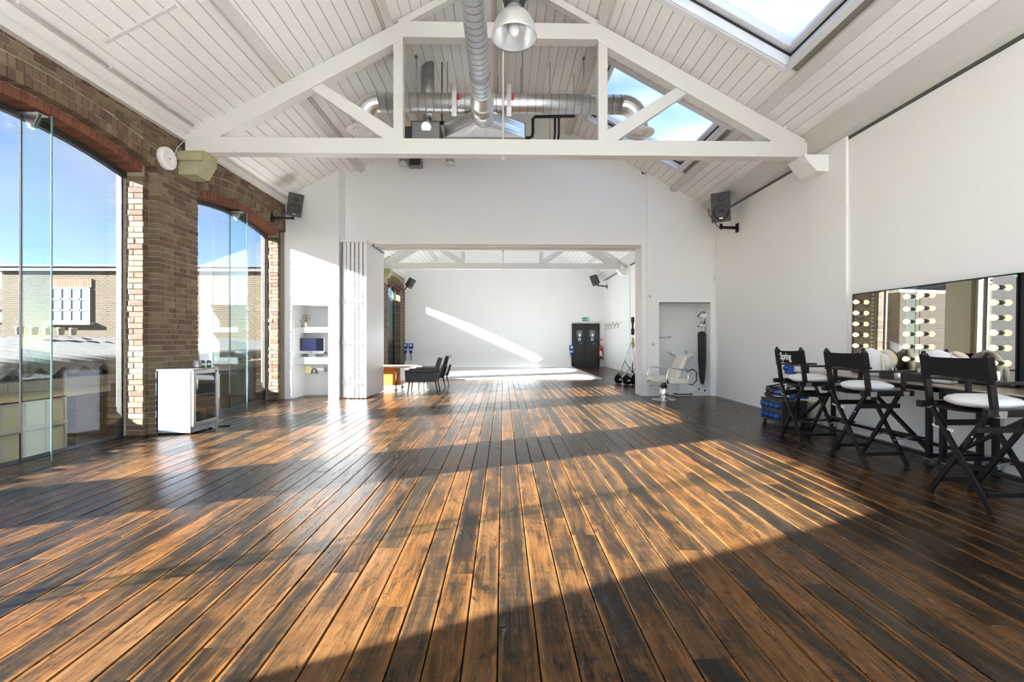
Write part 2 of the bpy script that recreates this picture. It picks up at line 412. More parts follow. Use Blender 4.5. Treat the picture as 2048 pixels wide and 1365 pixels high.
class MB:
    def __init__(self):
        self.v, self.f, self.a, self.u, self.mi, self.sm = [], [], [], [], [], []
        self.slot = 0
        self.cur = 0.0
        self.smooth = False

    def add(self, vs, fs, us=None):
        k = len(self.v)
        self.v.extend(tuple(p) for p in vs)
        self.a.extend([self.cur] * len(vs))
        self.u.extend(us if us else [0.5] * len(vs))
        for f in fs:
            self.f.append(tuple(i + k for i in f))
            self.mi.append(self.slot)
            self.sm.append(self.smooth)

    def box(self, x0, x1, y0, y1, z0, z1):
        self.add([(x0, y0, z0), (x1, y0, z0), (x1, y1, z0), (x0, y1, z0), (x0, y0, z1), (x1, y0, z1), (x1, y1, z1), (x0, y1, z1)],
                 [(0, 3, 2, 1), (4, 5, 6, 7), (0, 1, 5, 4), (1, 2, 6, 5), (2, 3, 7, 6), (3, 0, 4, 7)])

    def bbox(self, x0, x1, y0, y1, z0, z1, r=0.006):
        """box with chamfered edges"""
        bm = bmesh.new()
        bmesh.ops.create_cube(bm, size=1.0)
        for v in bm.verts:
            v.co = Vector((x0 + (v.co.x + .5) * (x1 - x0), y0 + (v.co.y + .5) * (y1 - y0), z0 + (v.co.z + .5) * (z1 - z0)))
        bmesh.ops.bevel(bm, geom=list(bm.edges), offset=r, segments=2, affect='EDGES', profile=0.5)
        self.bm(bm)

    def bm(self, bm):
        bm.verts.index_update()
        self.add([v.co.copy() for v in bm.verts], [tuple(v.index for v in f.verts) for f in bm.faces])
        bm.free()

    def prism(self, poly, axis, a, b):
        """poly: 2-D outline; axis 'x': (y,z) outline drawn along x, 'y': (x,z), 'z': (x,y)"""
        def P(p, t):
            return (t, p[0], p[1]) if axis == 'x' else (p[0], t, p[1]) if axis == 'y' else (p[0], p[1], t)
        n = len(poly)
        self.add([P(p, a) for p in poly] + [P(p, b) for p in poly],
                 [tuple(range(n - 1, -1, -1)), tuple(range(n, 2 * n))] + [(i, (i + 1) % n, n + (i + 1) % n, n + i) for i in range(n)])

    def bar(self, p, q, w, h, up=(0, 0, 1)):
        """square bar from p to q, w wide across, h deep along up"""
        p, q, up = Vector(p), Vector(q), Vector(up)
        d = (q - p).normalized()
        s = d.cross(up)
        if s.length < 1e-5:
            s = d.cross(Vector((1, 0, 0)))
        s.normalize()
        n = s.cross(d).normalized()
        vs = []
        for e in (p, q):
            for a, b in ((-1, -1), (1, -1), (1, 1), (-1, 1)):
                vs.append(e + s * (a * w / 2) + n * (b * h / 2))
        self.add(vs, [(0, 3, 2, 1), (4, 5, 6, 7), (0, 1, 5, 4), (1, 2, 6, 5), (2, 3, 7, 6), (3, 0, 4, 7)])

    def tube(self, pts, r, seg=10, caps=True):
        pts = [Vector(p) for p in pts]
        rs = r if isinstance(r, (list, tuple)) else [r] * len(pts)
        rings = []
        ref = None
        for i, p in enumerate(pts):
            d = (pts[min(i + 1, len(pts) - 1)] - pts[max(i - 1, 0)]).normalized()
            if ref is None:
                ref = Vector((0, 0, 1)) if abs(d.z) < .9 else Vector((1, 0, 0))
            s = d.cross(ref)
            if s.length < 1e-5:
                s = d.cross(Vector((0, 1, 0)))
            s.normalize()
            n = s.cross(d).normalized()
            ref = n
            rings.append([p + (s * math.cos(k * math.tau / seg) + n * math.sin(k * math.tau / seg)) * rs[i] for k in range(seg)])
        vs = [v for g in rings for v in g]
        fs = []
        for i in range(len(pts) - 1):
            for k in range(seg):
                a, b = i * seg + k, i * seg + (k + 1) % seg
                fs.append((a, b, b + seg, a + seg))
        if caps:
            fs.append(tuple(range(seg - 1, -1, -1)))
            fs.append(tuple((len(pts) - 1) * seg + k for k in range(seg)))
        sm = self.smooth
        self.smooth = True
        self.add(vs, fs)
        self.smooth = sm
        if caps:
            self.sm[-1] = self.sm[-2] = False

    def lathe(self, prof, c, axis='z', seg=20, flip=1, caps=True):
        """prof: (radius, height) pairs turned about an axis through c"""
        c = Vector(c)
        def P(r, h, k):
            a = k * math.tau / seg
            x, y = r * math.cos(a), r * math.sin(a)
            h *= flip
            return c + (Vector((x, y, h)) if axis == 'z' else Vector((h, x, y)) if axis == 'x' else Vector((x, h, y)))
        vs = [P(r, h, k) for r, h in prof for k in range(seg)]
        fs = []
        for i in range(len(prof) - 1):
            for k in range(seg):
                a, b = i * seg + k, i * seg + (k + 1) % seg
                fs.append((a, b, b + seg, a + seg))
        sm = self.smooth
        self.smooth = True
        self.add(vs, fs)
        if caps and prof[0][0] > 1e-6:
            self.add([P(prof[0][0], prof[0][1], k) for k in range(seg)], [tuple(range(seg))])
        if caps and prof[-1][0] > 1e-6:
            self.add([P(prof[-1][0], prof[-1][1], k) for k in range(seg)], [tuple(range(seg))])
        self.smooth = sm

    def ball(self, c, r, seg=14, rings=9, fn=None):
        rx, ry, rz = r if isinstance(r, (tuple, list)) else (r, r, r)
        vs = []
        for i in range(rings + 1):
            t_ = math.pi * i / rings
            for k in range(seg):
                a = k * math.tau / seg
                d = Vector((math.sin(t_) * math.cos(a), math.sin(t_) * math.sin(a), math.cos(t_)))
                s = fn(d) if fn else 1.0
                vs.append(Vector(c) + Vector((d.x * rx, d.y * ry, d.z * rz)) * s)
        fs = []
        for i in range(rings):
            for k in range(seg):
                a, b = i * seg + k, i * seg + (k + 1) % seg
                fs.append((a, a + seg, b + seg, b))
        sm = self.smooth
        self.smooth = True
        self.add(vs, fs)
        self.smooth = sm

    def mesh(self, name, mats):
        me = bpy.data.meshes.new(name)
        me.from_pydata([tuple(p) for p in self.v], [], self.f)
        for m in (mats if isinstance(mats, (list, tuple)) else [mats]):
            me.materials.append(MATS[m])
        me.polygons.foreach_set('material_index', self.mi)
        me.polygons.foreach_set('use_smooth', self.sm)
        at = me.attributes.new('rnd', 'FLOAT', 'POINT')
        at.data.foreach_set('value', self.a)
        at = me.attributes.new('u', 'FLOAT', 'POINT')
        at.data.foreach_set('value', self.u)
        return me

    def build(self, name, mats, parent=None, fix=True):
        me = self.mesh(name, mats)
        if fix:
            bm = bmesh.new()
            bm.from_mesh(me)
            bmesh.ops.recalc_face_normals(bm, faces=bm.faces)
            bm.to_mesh(me)
            bm.free()
        return put(me, name, parent)


def put(me, name, parent=None):
    o = bpy.data.objects.new(name, me)
    COL.objects.link(o)
    if parent is not None:
        mw = XF[parent.name]
        if mw is not None:
            me.transform(mw.inverted())
        o.parent = parent
        XF[o.name] = mw
    else:
        XF[o.name] = None
    return o


def thing(name, label, cat, loc=(0, 0, 0), rotz=0.0, group=None):
    o = bpy.data.objects.new(name, None)
    o.empty_display_size = 0.1
    COL.objects.link(o)
    o.location = loc
    o.rotation_euler = (0, 0, rotz)
    XF[o.name] = Matrix.Translation(Vector(loc)) @ Matrix.Rotation(rotz, 4, 'Z')
    o['label'], o['category'] = label, cat
    if group:
        o['group'] = group
    return o


def local(name, label, cat, loc=(0, 0, 0), rotz=0.0, group=None):
    """a thing whose parts are given in its own coordinates"""
    o = thing(name, label, cat, loc, rotz, group)
    XF[o.name] = None
    return o


def tag(o, label, cat, group=None):
    o['label'], o['category'] = label, cat
    if group:
        o['group'] = group
    return o


def struct(o):
    o['kind'] = 'structure'
    return o


def kids(o):
    return list(o.children)


def copy_tree(o, parent=None):
    c = o.copy()
    COL.objects.link(c)
    if parent is not None:
        c.parent = parent
    for ch in kids(o):
        copy_tree(ch, c)
    return c


def one(fn, *a, **k):
    m = MB()
    getattr(m, fn)(*a, **k)
    return m


def boxpart(name, mat, parent, *d, r=None):
    m = MB()
    if r:
        m.bbox(*d, r=r)
    else:
        m.box(*d)
    return m.build(name, mat, parent)


def arc(c, r, a0, a1, n, plane='xz'):
    out = []
    for i in range(n + 1):
        a = a0 + (a1 - a0) * i / n
        if plane == 'xz':
            out.append((c[0] + r * math.cos(a), c[1], c[2] + r * math.sin(a)))
        elif plane == 'yz':
            out.append((c[0], c[1] + r * math.cos(a), c[2] + r * math.sin(a)))
        else:
            out.append((c[0] + r * math.cos(a), c[1] + r * math.sin(a), c[2]))
    return out


# ---------------------------------------------------------------- room dimensions (metres)
XL, XREB, XG, XO = -4.65, -4.765, -5.0, -5.12     # left wall: inner face, rebate, glass, outer face
XR = 4.80                                           # right wall
Y0, YP, YB, YF = -4.3, 10.35, 10.85, 21.9           # rear wall, partition front and back, far wall
RX, RZ, RS = -0.04, 6.81, 0.545                     # ridge position, height, roof slope
TH = math.atan(RS)
CS, SN = math.cos(TH), math.sin(TH)
BAYS = [-2.9, 1.22, 4.87, 8.52, 12.17, 15.82, 20.1]
HW = 1.31                                           # half width of a window
ZS, ZC = 3.48, 3.64                                 # arch springing and crown
AR = (HW * HW + (ZC - ZS) ** 2) / (2 * (ZC - ZS))
AZ = ZC - AR


def roof_z(x):
    return RZ - RS * abs(x - RX)


def SP(side, s, y, n=0.0):
    """point on the roof: s down the slope from the ridge, n upwards through it"""
    return (RX + side * (s * CS + n * SN), y, RZ - s * SN + n * CS)


def s_of(x):
    return abs(x - RX) / CS


# ---------------------------------------------------------------- floor of reclaimed planks
floor = struct(one('box', -5.3, 5.1, Y0, YF, -0.25, -0.034).build('floor', 'under_floor'))


def plank(m, x0, x1, y0, y1, dz, tilt):
    t_, c = 0.03, 0.0032
    us = [0.0, 1.0, 1.0, 0.97, 0.03, 0.0]
    pr = [(x0, -t_), (x1, -t_), (x1, -c + dz + tilt), (x1 - c, dz + tilt), (x0 + c, dz - tilt), (x0, -c + dz - tilt)]
    vs = [(x, y0 + (0.0008 if 2 < i < 5 else 0), z) for i, (x, z) in enumerate(pr)] + [(x, y1 - (0.0008 if 2 < i < 5 else 0), z) for i, (x, z) in enumerate(pr)]
    m.add(vs, [(0, 1, 2, 3, 4, 5), (11, 10, 9, 8, 7, 6)] + [(i, i + 6, (i + 1) % 6 + 6, (i + 1) % 6) for i in range(6)], us + us)


planks = []
x = -4.99
rows = []
while x < 4.80:
    w = RND.choice((0.138, 0.150, 0.152, 0.16, 0.165))
    rows.append((x, min(x + w, 4.82)))
    x += w
for (xa, xb) in rows:
    y = Y0 + RND.uniform(-2.2, 0)
    while y < YF:
        L = RND.uniform(1.5, 4.4)
        ya, yb = max(y, Y0), min(y + L, YF)
        if yb - ya > 0.1:
            planks.append((xa, xb, ya, yb, RND.uniform(-0.0012, 0.0006), RND.uniform(-0.0012, 0.0012), RND.random()))
        y += L


def plank_share(p):
    ym = max(p[2], 1.75)
    if p[3] < 1.8 or abs((p[0] + p[1]) / 2) > 1.2 * max(p[3], .1):
        return 0
    return (p[1] - p[0]) * (1 / ym - 1 / p[3]) / ym ** 0.2


planks.sort(key=plank_share, reverse=True)
rest = MB()
for i, p in enumerate(planks):
    m = MB() if i < 296 else rest
    m.cur = p[6]
    plank(m, p[0] + 0.003, p[1] - 0.003, p[2] + 0.0008, p[3] - 0.0008, p[4], p[5])
    if i < 296:
        m.build('plank', 'floor_wood', floor, fix=False)
st = rest.build('plank_remainder', 'floor_wood', floor, fix=False)
st['kind'] = 'stuff'

# unseen white floor sheet added behind the camera to bounce fill light
m = MB()
m.prism([(Y0, 0.004), (0.3, 0.004), (0.3, 0.010), (Y0, 0.010)], 'x', XL, XR)
struct(m.build('floor_bounce_rear', 'bounce_floor'))

# ---------------------------------------------------------------- left wall: brick piers, arches, five windows in view
def arch_z(dy, extra=0.0):
    q = (AR + extra) ** 2 - dy * dy
    return AZ + math.sqrt(q)


m = MB()


def wall_layer(m, xa, xb, half, extra, top):
    edges = [Y0]
    for b_ in BAYS:
        edges += [b_ - half, b_ + half]
    edges.append(YF)
    for i in range(0, len(edges), 2):
        m.box(xa, xb, edges[i], edges[i + 1], -0.25, top)
    for b_ in BAYS:
        N = 14
        for k in range(N):
            d0, d1 = -half + 2 * half * k / N, -half + 2 * half * (k + 1) / N
            m.prism([(b_ + d0, arch_z(d0, extra)), (b_ + d1, arch_z(d1, extra)), (b_ + d1, top), (b_ + d0, top)], 'x', xa, xb)


wall_layer(m, XO, XREB - 0.012, HW + 0.012, 0.012, 4.05)
wall_layer(m, XREB - 0.012, XL - 0.012, HW + 0.112, 0.122, 4.24)
m.box(XO, XL, Y0, YF, -0.25, -0.04)
wall_left = struct(m.build('wall_left', 'mortar', fix=False))

bricks = []      # (size class, centre, dims, yaw-free) boxes; score


def brick(x0, x1, y0, y1, z0, z1, mat='stock_brick'):
    bricks.append((x0, x1, y0, y1, z0, z1, mat))


RB = random.Random(3)
COURSES = 56
cutb = []
YB0, YB1 = 0.9, 10.0            # built brick by brick where the camera sees it


def lay(y0, y1, z, kind, flip):
    """one course along the inner face between y0 and y1"""
    y = y0
    first = True
    while y < y1 - 0.02:
        if kind == 0:
            L = 0.215
        else:
            L = 0.1025
        if first and flip:
            L = 0.1025 if kind == 0 else 0.05
        first = False
        e = min(y + L, y1)
        if y1 - e < 0.05:
            e = y1
        if e - y > 0.025:
            j = RB.uniform(-0.005, 0.004)
            ex = [0.0, 0.0]
            for b_ in BAYS:
                for i_, yy in enumerate((y, e)):
                    if abs(yy - b_) < 1.50 and z > 3.56:
                        ex[i_] = arch_z(yy - b_, OUT) + 0.006
            if max(ex) > z + .004 and abs((y + e) / 2 - min(BAYS, key=lambda q_: abs(q_ - y))) < 1.55 and z > 3.56:
                lo0, lo1 = max(z, ex[0]), max(z, ex[1])
                if min(z + .064 - lo0, z + .064 - lo1) > -.03:
                    cutb.append(([(y, min(lo0, z + .062)), (e, min(lo1, z + .062)), (e, z + .064), (y, z + .064)], XL - .09, XL + j, 'stock_brick'))
                y = e + 0.0105
                continue
            brick(XL - 0.112, XL + j, y, e, z + RB.uniform(0, .002), z + 0.064 + RB.uniform(-.002, .002))
        y = e + 0.0105


OUT = 0.355      # depth of the three arch rings
for c in range(COURSES):
    z = c * 0.075 - 0.002
    if z > 4.17:
        break
    zt = z + 0.064
    # stretches of this course not taken by windows
    segs = []
    cut = []
    for b_ in BAYS:
        if z < arch_z(1.41, 0.11):
            cut.append((b_ - 1.412, b_ + 1.412))
        else:
            q = (AR + OUT) ** 2 - (zt - 0.014 - AZ) ** 2
            if q > 0:
                hh = min(math.sqrt(q), 1.52)
                cut.append((b_ - hh, b_ + hh))
    y = Y0
    for a_, e_ in cut + [(YF, YF)]:
        if a_ > y:
            segs.append((y, a_))
        y = max(y, e_)
    for (a_, e_) in segs:
        a_, e_ = max(a_, 0.6), min(e_, 9.93)
        if e_ - a_ > 0.05:
            lay(a_, e_, z, 0 if RB.random() < .72 else 1, c % 2)
    # reveals that face the camera
    if z < 3.56:
        for b_ in (1.22, 4.87, 8.52):
            ya, yb = b_ + HW, b_ + HW + 0.10
            if z > 3.40:
                brick(XG + 0.012, XREB, ya + (.004 if z < 3.44 else .045), yb - .002, z, min(zt, 3.60))
            elif c % 2:
                brick(XG + 0.012, XREB + RB.uniform(-.004, .004), ya + RB.uniform(-.004, .005), yb - 0.002, z, min(zt, 3.475))
            else:
                s_ = -4.885 + RB.uniform(-.01, .01)
                brick(XG + 0.012, s_ - 0.006, ya + RB.uniform(-.005, .005), yb - 0.002, z, min(zt, 3.475))
                brick(s_ + 0.005, XREB + RB.uniform(-.004, .004), ya + RB.uniform(-.005, .005), yb - 0.002, z, min(zt, 3.475))
            # the same reveal's far side, seen only in the mirrors
        for b_ in ((4.87, 8.52) if z < 3.44 else ()):
            brick(XG + 0.012, XREB, b_ - HW - 0.10, b_ - HW + RB.uniform(-.004, .004), z, min(zt, 3.475))


def voussoir(b_, r0, r1, a0, a1, xa, xb, mat):
    pts = [(b_ + r0 * math.sin(a0), AZ + r0 * math.cos(a0)), (b_ + r0 * math.sin(a1), AZ + r0 * math.cos(a1)), (b_ + r1 * math.sin(a1), AZ + r1 * math.cos(a1)), (b_ + r1 * math.sin(a0), AZ + r1 * math.cos(a0))]
    return (pts, xa, xb, mat)


vous = list(cutb)
for b_ in (1.22, 4.87, 8.52):
    for (ra, rb_, half, xa, xb, mat) in ((0.0, 0.105, HW - 0.004, XG + 0.01, XREB, 'red_brick'), (0.116, 0.222, HW + 0.205, XREB - 0.05, XL, 'stock_brick'), (0.234, 0.342, HW + 0.20, XREB - 0.05, XL, 'stock_brick')):
        A = math.asin(half / (AR + ra))
        n_ = int(round(2 * A * (AR + ra) / 0.077))
        for k in range(n_):
            a0 = -A + 2 * A * k / n_ + 0.00085
            a1 = -A + 2 * A * (k + 1) / n_ - 0.00085
            vous.append(voussoir(b_, AR + ra + RB.uniform(-.003, .003), AR + rb_, a0, a1, xa, xb + RB.uniform(-.006, .004), mat))


def brick_score(yc, zc, area, facing):
    d2 = yc * yc + 22 + (zc - EYE) ** 2
    px, py = 1006 + 920 * XL / max(yc, .1), 680 - 920 * (zc - EYE) / max(yc, .1)
    if px < -5 or py < -5 or yc < 1:
        return 0
    return area * facing / d2 * (6.0 / max(yc, 1.0))


pool = []
for bk in bricks:
    x0, x1, y0, y1, z0, z1, mat = bk
    rev = x1 <= XREB + 0.01 and (y1 - y0) < 0.12
    area = (x1 - x0) * (z1 - z0) * 1.0 if rev else (y1 - y0) * (z1 - z0) * 0.75
    pool.append((brick_score((y0 + y1) / 2, (z0 + z1) / 2, area, 1.0), 'b', bk))
for vs_ in vous:
    yc = sum(p[0] for p in vs_[0]) / 4
    zc = sum(p[1] for p in vs_[0]) / 4
    pool.append((brick_score(yc, zc, 0.0085, 1.0), 'v', vs_))
pool.sort(key=lambda e: -e[0])
unit = {}
rest = {'stock_brick': MB(), 'red_brick': MB()}
for i, (sc_, kind, d) in enumerate(pool):
    if i < 298:
        if kind == 'b':
            x0, x1, y0, y1, z0, z1, mat = d
            if mat not in unit:
                q = MB()
                q.bbox(-.5, .5, -.5, .5, -.5, .5, r=0.03)
                unit[mat] = q.mesh('brick', mat)
            o = bpy.data.objects.new('brick', unit[mat])
            COL.objects.link(o)
            o.parent = wall_left
            o.location = ((x0 + x1) / 2, (y0 + y1) / 2, (z0 + z1) / 2)
            o.scale = (x1 - x0, y1 - y0, z1 - z0)
            o.rotation_euler = (0, RB.uniform(-.008, .008), RB.uniform(-.012, .012))
        else:
            q = MB()
            q.prism(d[0], 'x', d[1], d[2])
            q.build('brick', d[3], wall_left)
    else:
        if kind == 'b':
            q = rest[d[6]]
            q.cur = RB.random()
            q.box(*d[:6])
        else:
            q = rest[d[3]]
            q.cur = RB.random()
            q.prism(d[0], 'x', d[1], d[2])
# the bays of the far room in coarser courses
q = rest['stock_brick']
for c in range(54):
    z = c * 0.075
    for (a_, e_) in ((18.79 - 1.25, 18.69), (21.51, YF), (17.23, 18.0)):
        y = a_ + (0.11 if c % 2 else 0)
        if z > 3.5:
            continue
        while y < e_ - .03:
            q.cur = RB.random()
            q.box(XL - 0.05, XL + RB.uniform(-.004, .004), y, min(y + 0.215, e_), z, z + 0.064)
            y += 0.2255
    if z < 3.42:
        for b_ in (20.1, 15.82):
            q.cur = RB.random()
            q.box(XG + 0.012, XREB, b_ + HW, b_ + HW + 0.1, z, z + 0.064)
for b_ in (15.82, 20.1):
    for (ra, rb_, half, xa, xb, mat) in ((0.0, 0.105, HW, XG + 0.01, XREB, 'red_brick'), (0.116, 0.342, HW + 0.10, XREB - 0.05, XL, 'stock_brick')):
        A = math.asin(half / (AR + ra))
        for k in range(34):
            v_ = voussoir(b_, AR + ra, AR + rb_, -A + 2 * A * k / 34 + .0009, -A + 2 * A * (k + 1) / 34 - .0009, xa, xb, mat)
            rest[mat].cur = RB.random()
            rest[mat].prism(v_[0], 'x', v_[1], v_[2])
for mat, q in rest.items():
    o = q.build('brick_remainder', mat, wall_left)
    o['kind'] = 'stuff'

# timber wall plate and conduit along the head of the brick wall
tl = struct(MB().build('trim_1', 'white_timber')) if False else None
m = MB()
m.prism([(XL - 0.02, 4.15), (XL + 0.07, 4.15), (XL + 0.07, 4.25), (XL - 0.02, 4.285)], 'y', Y0, YP)
m.prism([(XL - 0.02, 4.15), (XL + 0.07, 4.15), (XL + 0.07, 4.25), (XL - 0.02, 4.285)], 'y', YB, YF)
struct(m.build('trim_1', 'white_timber'))

# windows with a glass fin at the middle of each
for i, b_ in enumerate(BAYS):
    w = thing('window_%d' % (i + 1), 'x', 'x', (XG, b_, 0))
    del w['label'], w['category']
    w['kind'] = 'structure'
    gz = ZC - 0.03
    es = ZS - 0.02
    for sgn in (-1, 1):
        a_, e_ = (b_ - HW + 0.03, b_ - 0.009) if sgn < 0 else (b_ + 0.009, b_ + HW - 0.03)
        q = MB()
        za, ze = (es - .02, gz - .02) if sgn < 0 else (gz - .02, es - .02)
        q.prism([(a_, 0.0), (e_, 0.0), (e_, ze), ((a_ + e_) / 2, (za + ze) / 2 + 0.03), (a_, za)], 'x', XG - 0.007, XG + 0.007)
        q.build('pane', 'window_glass', w)
    q = MB()
    q.box(XG - 0.08, XG - 0.02, b_ - HW, b_ - HW + 0.035, -0.02, es)
    q.box(XG - 0.08, XG - 0.02, b_ + HW - 0.03, b_ + HW, -0.02, es)
    N = 10
    for k in range(N):
        d0, d1 = -HW + 2 * HW * k / N, -HW + 2 * HW * (k + 1) / N
        q.prism([(b_ + d0, arch_z(d0) - 0.075), (b_ + d1, arch_z(d1) - 0.075), (b_ + d1, arch_z(d1) + 0.01), (b_ + d0, arch_z(d0) + 0.01)], 'x', XG - 0.03, XG + 0.03)
    q.box(XG - 0.03, XG + 0.03, b_ - HW, b_ + HW, -0.05, 0.003)
    q.build('window_frame', 'dark_steel', w)
    boxpart('pane_joint', 'black_rubber', w, XG - 0.008, XG + 0.008, b_ - 0.009, b_ + 0.009, 0, gz - 0.05)
    fin = boxpart('glass_fin', 'fin_glass', w, XG + 0.01, -4.69, b_ - 0.008, b_ + 0.008, 0.0, gz - 0.02)
    boxpart('polished_edge', 'glass_edge', fin, -4.69, -4.684, b_ - 0.008, b_ + 0.008, 0.0, gz - 0.02)
    q = MB()
    for yy in (b_ - 0.02, b_ + 0.014):
        q.prism([(XG + 0.03, gz + 0.0), (XG + 0.20, gz + 0.0), (XG + 0.13, gz - 0.15), (XG + 0.10, gz - 0.15)], 'y', yy, yy + 0.006)
    q.box(XG + 0.02, XG + 0.22, b_ - 0.06, b_ + 0.06, gz - 0.004, gz + 0.006)
    q.tube([(XG + 0.115, b_ - 0.035, gz - 0.12), (XG + 0.115, b_ + 0.035, gz - 0.12)], 0.016, 10)
    q.build('fin_bracket', 'brushed_steel', w)

# ---------------------------------------------------------------- right wall, rear wall, far wall
m = MB()
m.box(XR, XR + 0.35, Y0 - 0.3, YF + 0.3, -0.25, 4.05)
for yc in (-0.6, 3.05, 6.70, 14.0, 17.65):
    m.box(XR - 0.035, XR, yc - 0.40, yc + 0.40, -0.02, 4.1)
wall_right = struct(m.build('wall_right', 'white_painted_brick'))
m = MB()
for (a_, e_) in ((Y0, YP), (YB, YF)):
    m.prism([(4.48, roof_z(4.48) - 0.003), (4.48, 4.30), (4.62, 4.20), (4.70, 4.14), (XR, 4.10), (XR, roof_z(XR) + 0.01)], 'y', a_, e_)
struct(m.build('trim_2', 'white_timber'))


def gable(m, y0, y1, x0, x1, z0):
    pts = [(x0, z0), (x1, z0), (x1, roof_z(x1) + .02), (min(max(RX, x0), x1), roof_z(min(max(RX, x0), x1)) + .02), (x0, roof_z(x0) + .02)]
    m.prism(pts, 'y', y0, y1)


m = MB()
FILL_WIN = [(-4.5, -1.5), (-1.4, 1.4), (1.5, 4.5)]            # three unseen windows added behind the camera to let in fill light
RT = 4.2
gable(m, Y0 - 0.2, Y0, XO, XR + .3, RT)
m.box(XO, XR + .3, Y0 - 0.2, Y0, -0.25, 0.25)
xs = [XO] + [v for r_ in FILL_WIN for v in r_] + [XR + .3]
for i in range(0, len(xs), 2):
    m.box(xs[i], xs[i + 1], Y0 - 0.2, Y0, 0.25, RT)
struct(m.build('wall_rear', 'white_wall'))
for i, (xa, xb) in enumerate(FILL_WIN):
    w = thing('window_%d' % (21 + i), 'x', 'x', ((xa + xb) / 2, Y0 - .1, .25))
    del w['label'], w['category']
    w['kind'] = 'structure'
    q = MB()
    for x_ in (xa, (xa + xb) / 2 - .025, xb - .05):
        q.box(x_, x_ + .05, Y0 - .13, Y0 - .07, .25, RT)
    for z_ in (.25, 2.6, RT - .05):
        q.box(xa, xb, Y0 - .13, Y0 - .07, z_, z_ + .05)
    q.build('window_frame', 'dark_steel', w)
    boxpart('pane', 'skylight_glass', w, xa + .02, xb - .02, Y0 - .104, Y0 - .096, .27, RT - .02)
m = MB()
gable(m, YF, YF + 0.2, XO, XR + .3, -0.25)
wall_far = struct(m.build('wall_far', 'white_wall'))

# partition: left box with shelf niche, header, right box with wash niche
YL = 9.93
NL = (onY(583.5, 610, YL).x, onY(657, 610, YL).x)          # left niche, x range
NLZ = onY(620, 610, YL).z
XC = onY(677.5, 500, YL).x                                 # free edge of the left box
m = MB()
gable(m, YL, YB, XL - 0.02, XC, NLZ)
m.box(XL - 0.02, NL[0], YL, YB, 0, NLZ)
m.box(NL[1], XC, YL, YB, 0, NLZ)
m.box(NL[0], NL[1], YB - 0.22, YB, 0, NLZ)
wall_pl = struct(m.build('wall_partition_left', 'white_wall'))
HZ = onY(1000, 489, YP).z                                  # underside of the header
XJ = onY(1283, 600, YP).x
XK = onY(1295, 600, YP).x
m = MB()
gable(m, YP, YB, XC, XJ, HZ)
struct(m.build('wall_partition', 'white_wall'))
NR = (onY(1316.5, 606, YP).x, onY(1419, 606, YP).x)
NRZ = onY(1316, 606, YP).z
m = MB()
YR = YP - 0.05
gable(m, YR, YB, XJ + 0.11, XR, NRZ)
m.box(XJ, XJ + 0.11, YP, YB, 0, roof_z(XJ + .11))
m.box(XJ + 0.11, NR[0], YR, YB, 0, NRZ)
m.box(NR[1], XR, YR, YB, 0, NRZ)
m.box(NR[0] - 0.02, NR[1] + .06, YB + 0.30, YB + 0.36, 0, NRZ + .05)
m.box(NR[0] - 0.06, NR[0], YB, YB + 0.36, 0, NRZ + .05)
m.box(NR[1], NR[1] + .06, YB, YB + 0.36, 0, NRZ + .05)
m.box(NR[0] - 0.06, NR[1] + .06, YB, YB + 0.36, NRZ, NRZ + .06)
m.box(NR[0], NR[1], YP + 0.02, YB + 0.30, -0.01, 0.012)
struct(m.build('wall_partition_right', 'white_wall'))
m = MB()
m.box(XC + .02, XJ - .01, YP + 0.12, YP + 0.20, HZ - 0.035, HZ + .005)
m.box(XC + .02, XJ - .01, YB - 0.10, YB - 0.04, HZ - 0.02, HZ + .005)
struct(m.build('trim_3', 'white_timber'))
boxpart('trim_4', 'dark_steel', None, NR[0], NR[1], YR - 0.002, YR + 0.01, NRZ - 0.012, NRZ + 0.006)['kind'] = 'structure'
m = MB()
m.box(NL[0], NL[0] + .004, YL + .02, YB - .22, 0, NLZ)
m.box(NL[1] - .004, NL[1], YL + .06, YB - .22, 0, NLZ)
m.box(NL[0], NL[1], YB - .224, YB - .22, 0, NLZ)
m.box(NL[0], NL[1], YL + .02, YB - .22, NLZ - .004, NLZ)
struct(m.build('wall_niche_shade', 'niche_shade_grey'))  # added lining: the shade inside the niche is put into its grey
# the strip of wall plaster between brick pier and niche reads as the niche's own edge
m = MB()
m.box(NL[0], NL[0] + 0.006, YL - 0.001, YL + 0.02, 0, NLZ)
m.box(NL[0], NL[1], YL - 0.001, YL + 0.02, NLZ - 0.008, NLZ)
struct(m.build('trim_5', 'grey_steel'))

# ---------------------------------------------------------------- ceiling: slabs, boards, purlins, skylights
SKY = []
for b_ in (1.22, 4.87, 8.52, 12.17, 15.82):
    SKY.append((b_ - 0.97, b_ + 1.0, s_of(1.72), s_of(3.66)))
SE_L, SE_R = s_of(XL - 0.02), s_of(4.50)
m = MB()


def slab(m, side, s0, s1, y0, y1, n0, n1):
    vs = [SP(side, s, y, n) for n in (n0, n1) for (s, y) in ((s0, y0), (s1, y0), (s1, y1), (s0, y1))]
    m.add(vs, [(0, 1, 2, 3), (4, 7, 6, 5), (0, 4, 5, 1), (1, 5, 6, 2), (2, 6, 7, 3), (3, 7, 4, 0)])


slab(m, -1, 0, 5.75, Y0 - .4, YF + .4, 0.024, 0.14)
s0, s1 = SKY[0][2], SKY[0][3]
slab(m, 1, -0.05, s0, Y0 - .4, YF + .4, 0.024, 0.14)
slab(m, 1, s1, 5.75, Y0 - .4, YF + .4, 0.024, 0.14)
y = Y0 - .4
for k in SKY + [(YF + .4, YF + .4, 0, 0)]:
    slab(m, 1, s0, s1, y, k[0], 0.024, 0.14)
    y = k[1]
ceiling = struct(m.build('ceiling', 'board_shadow'))


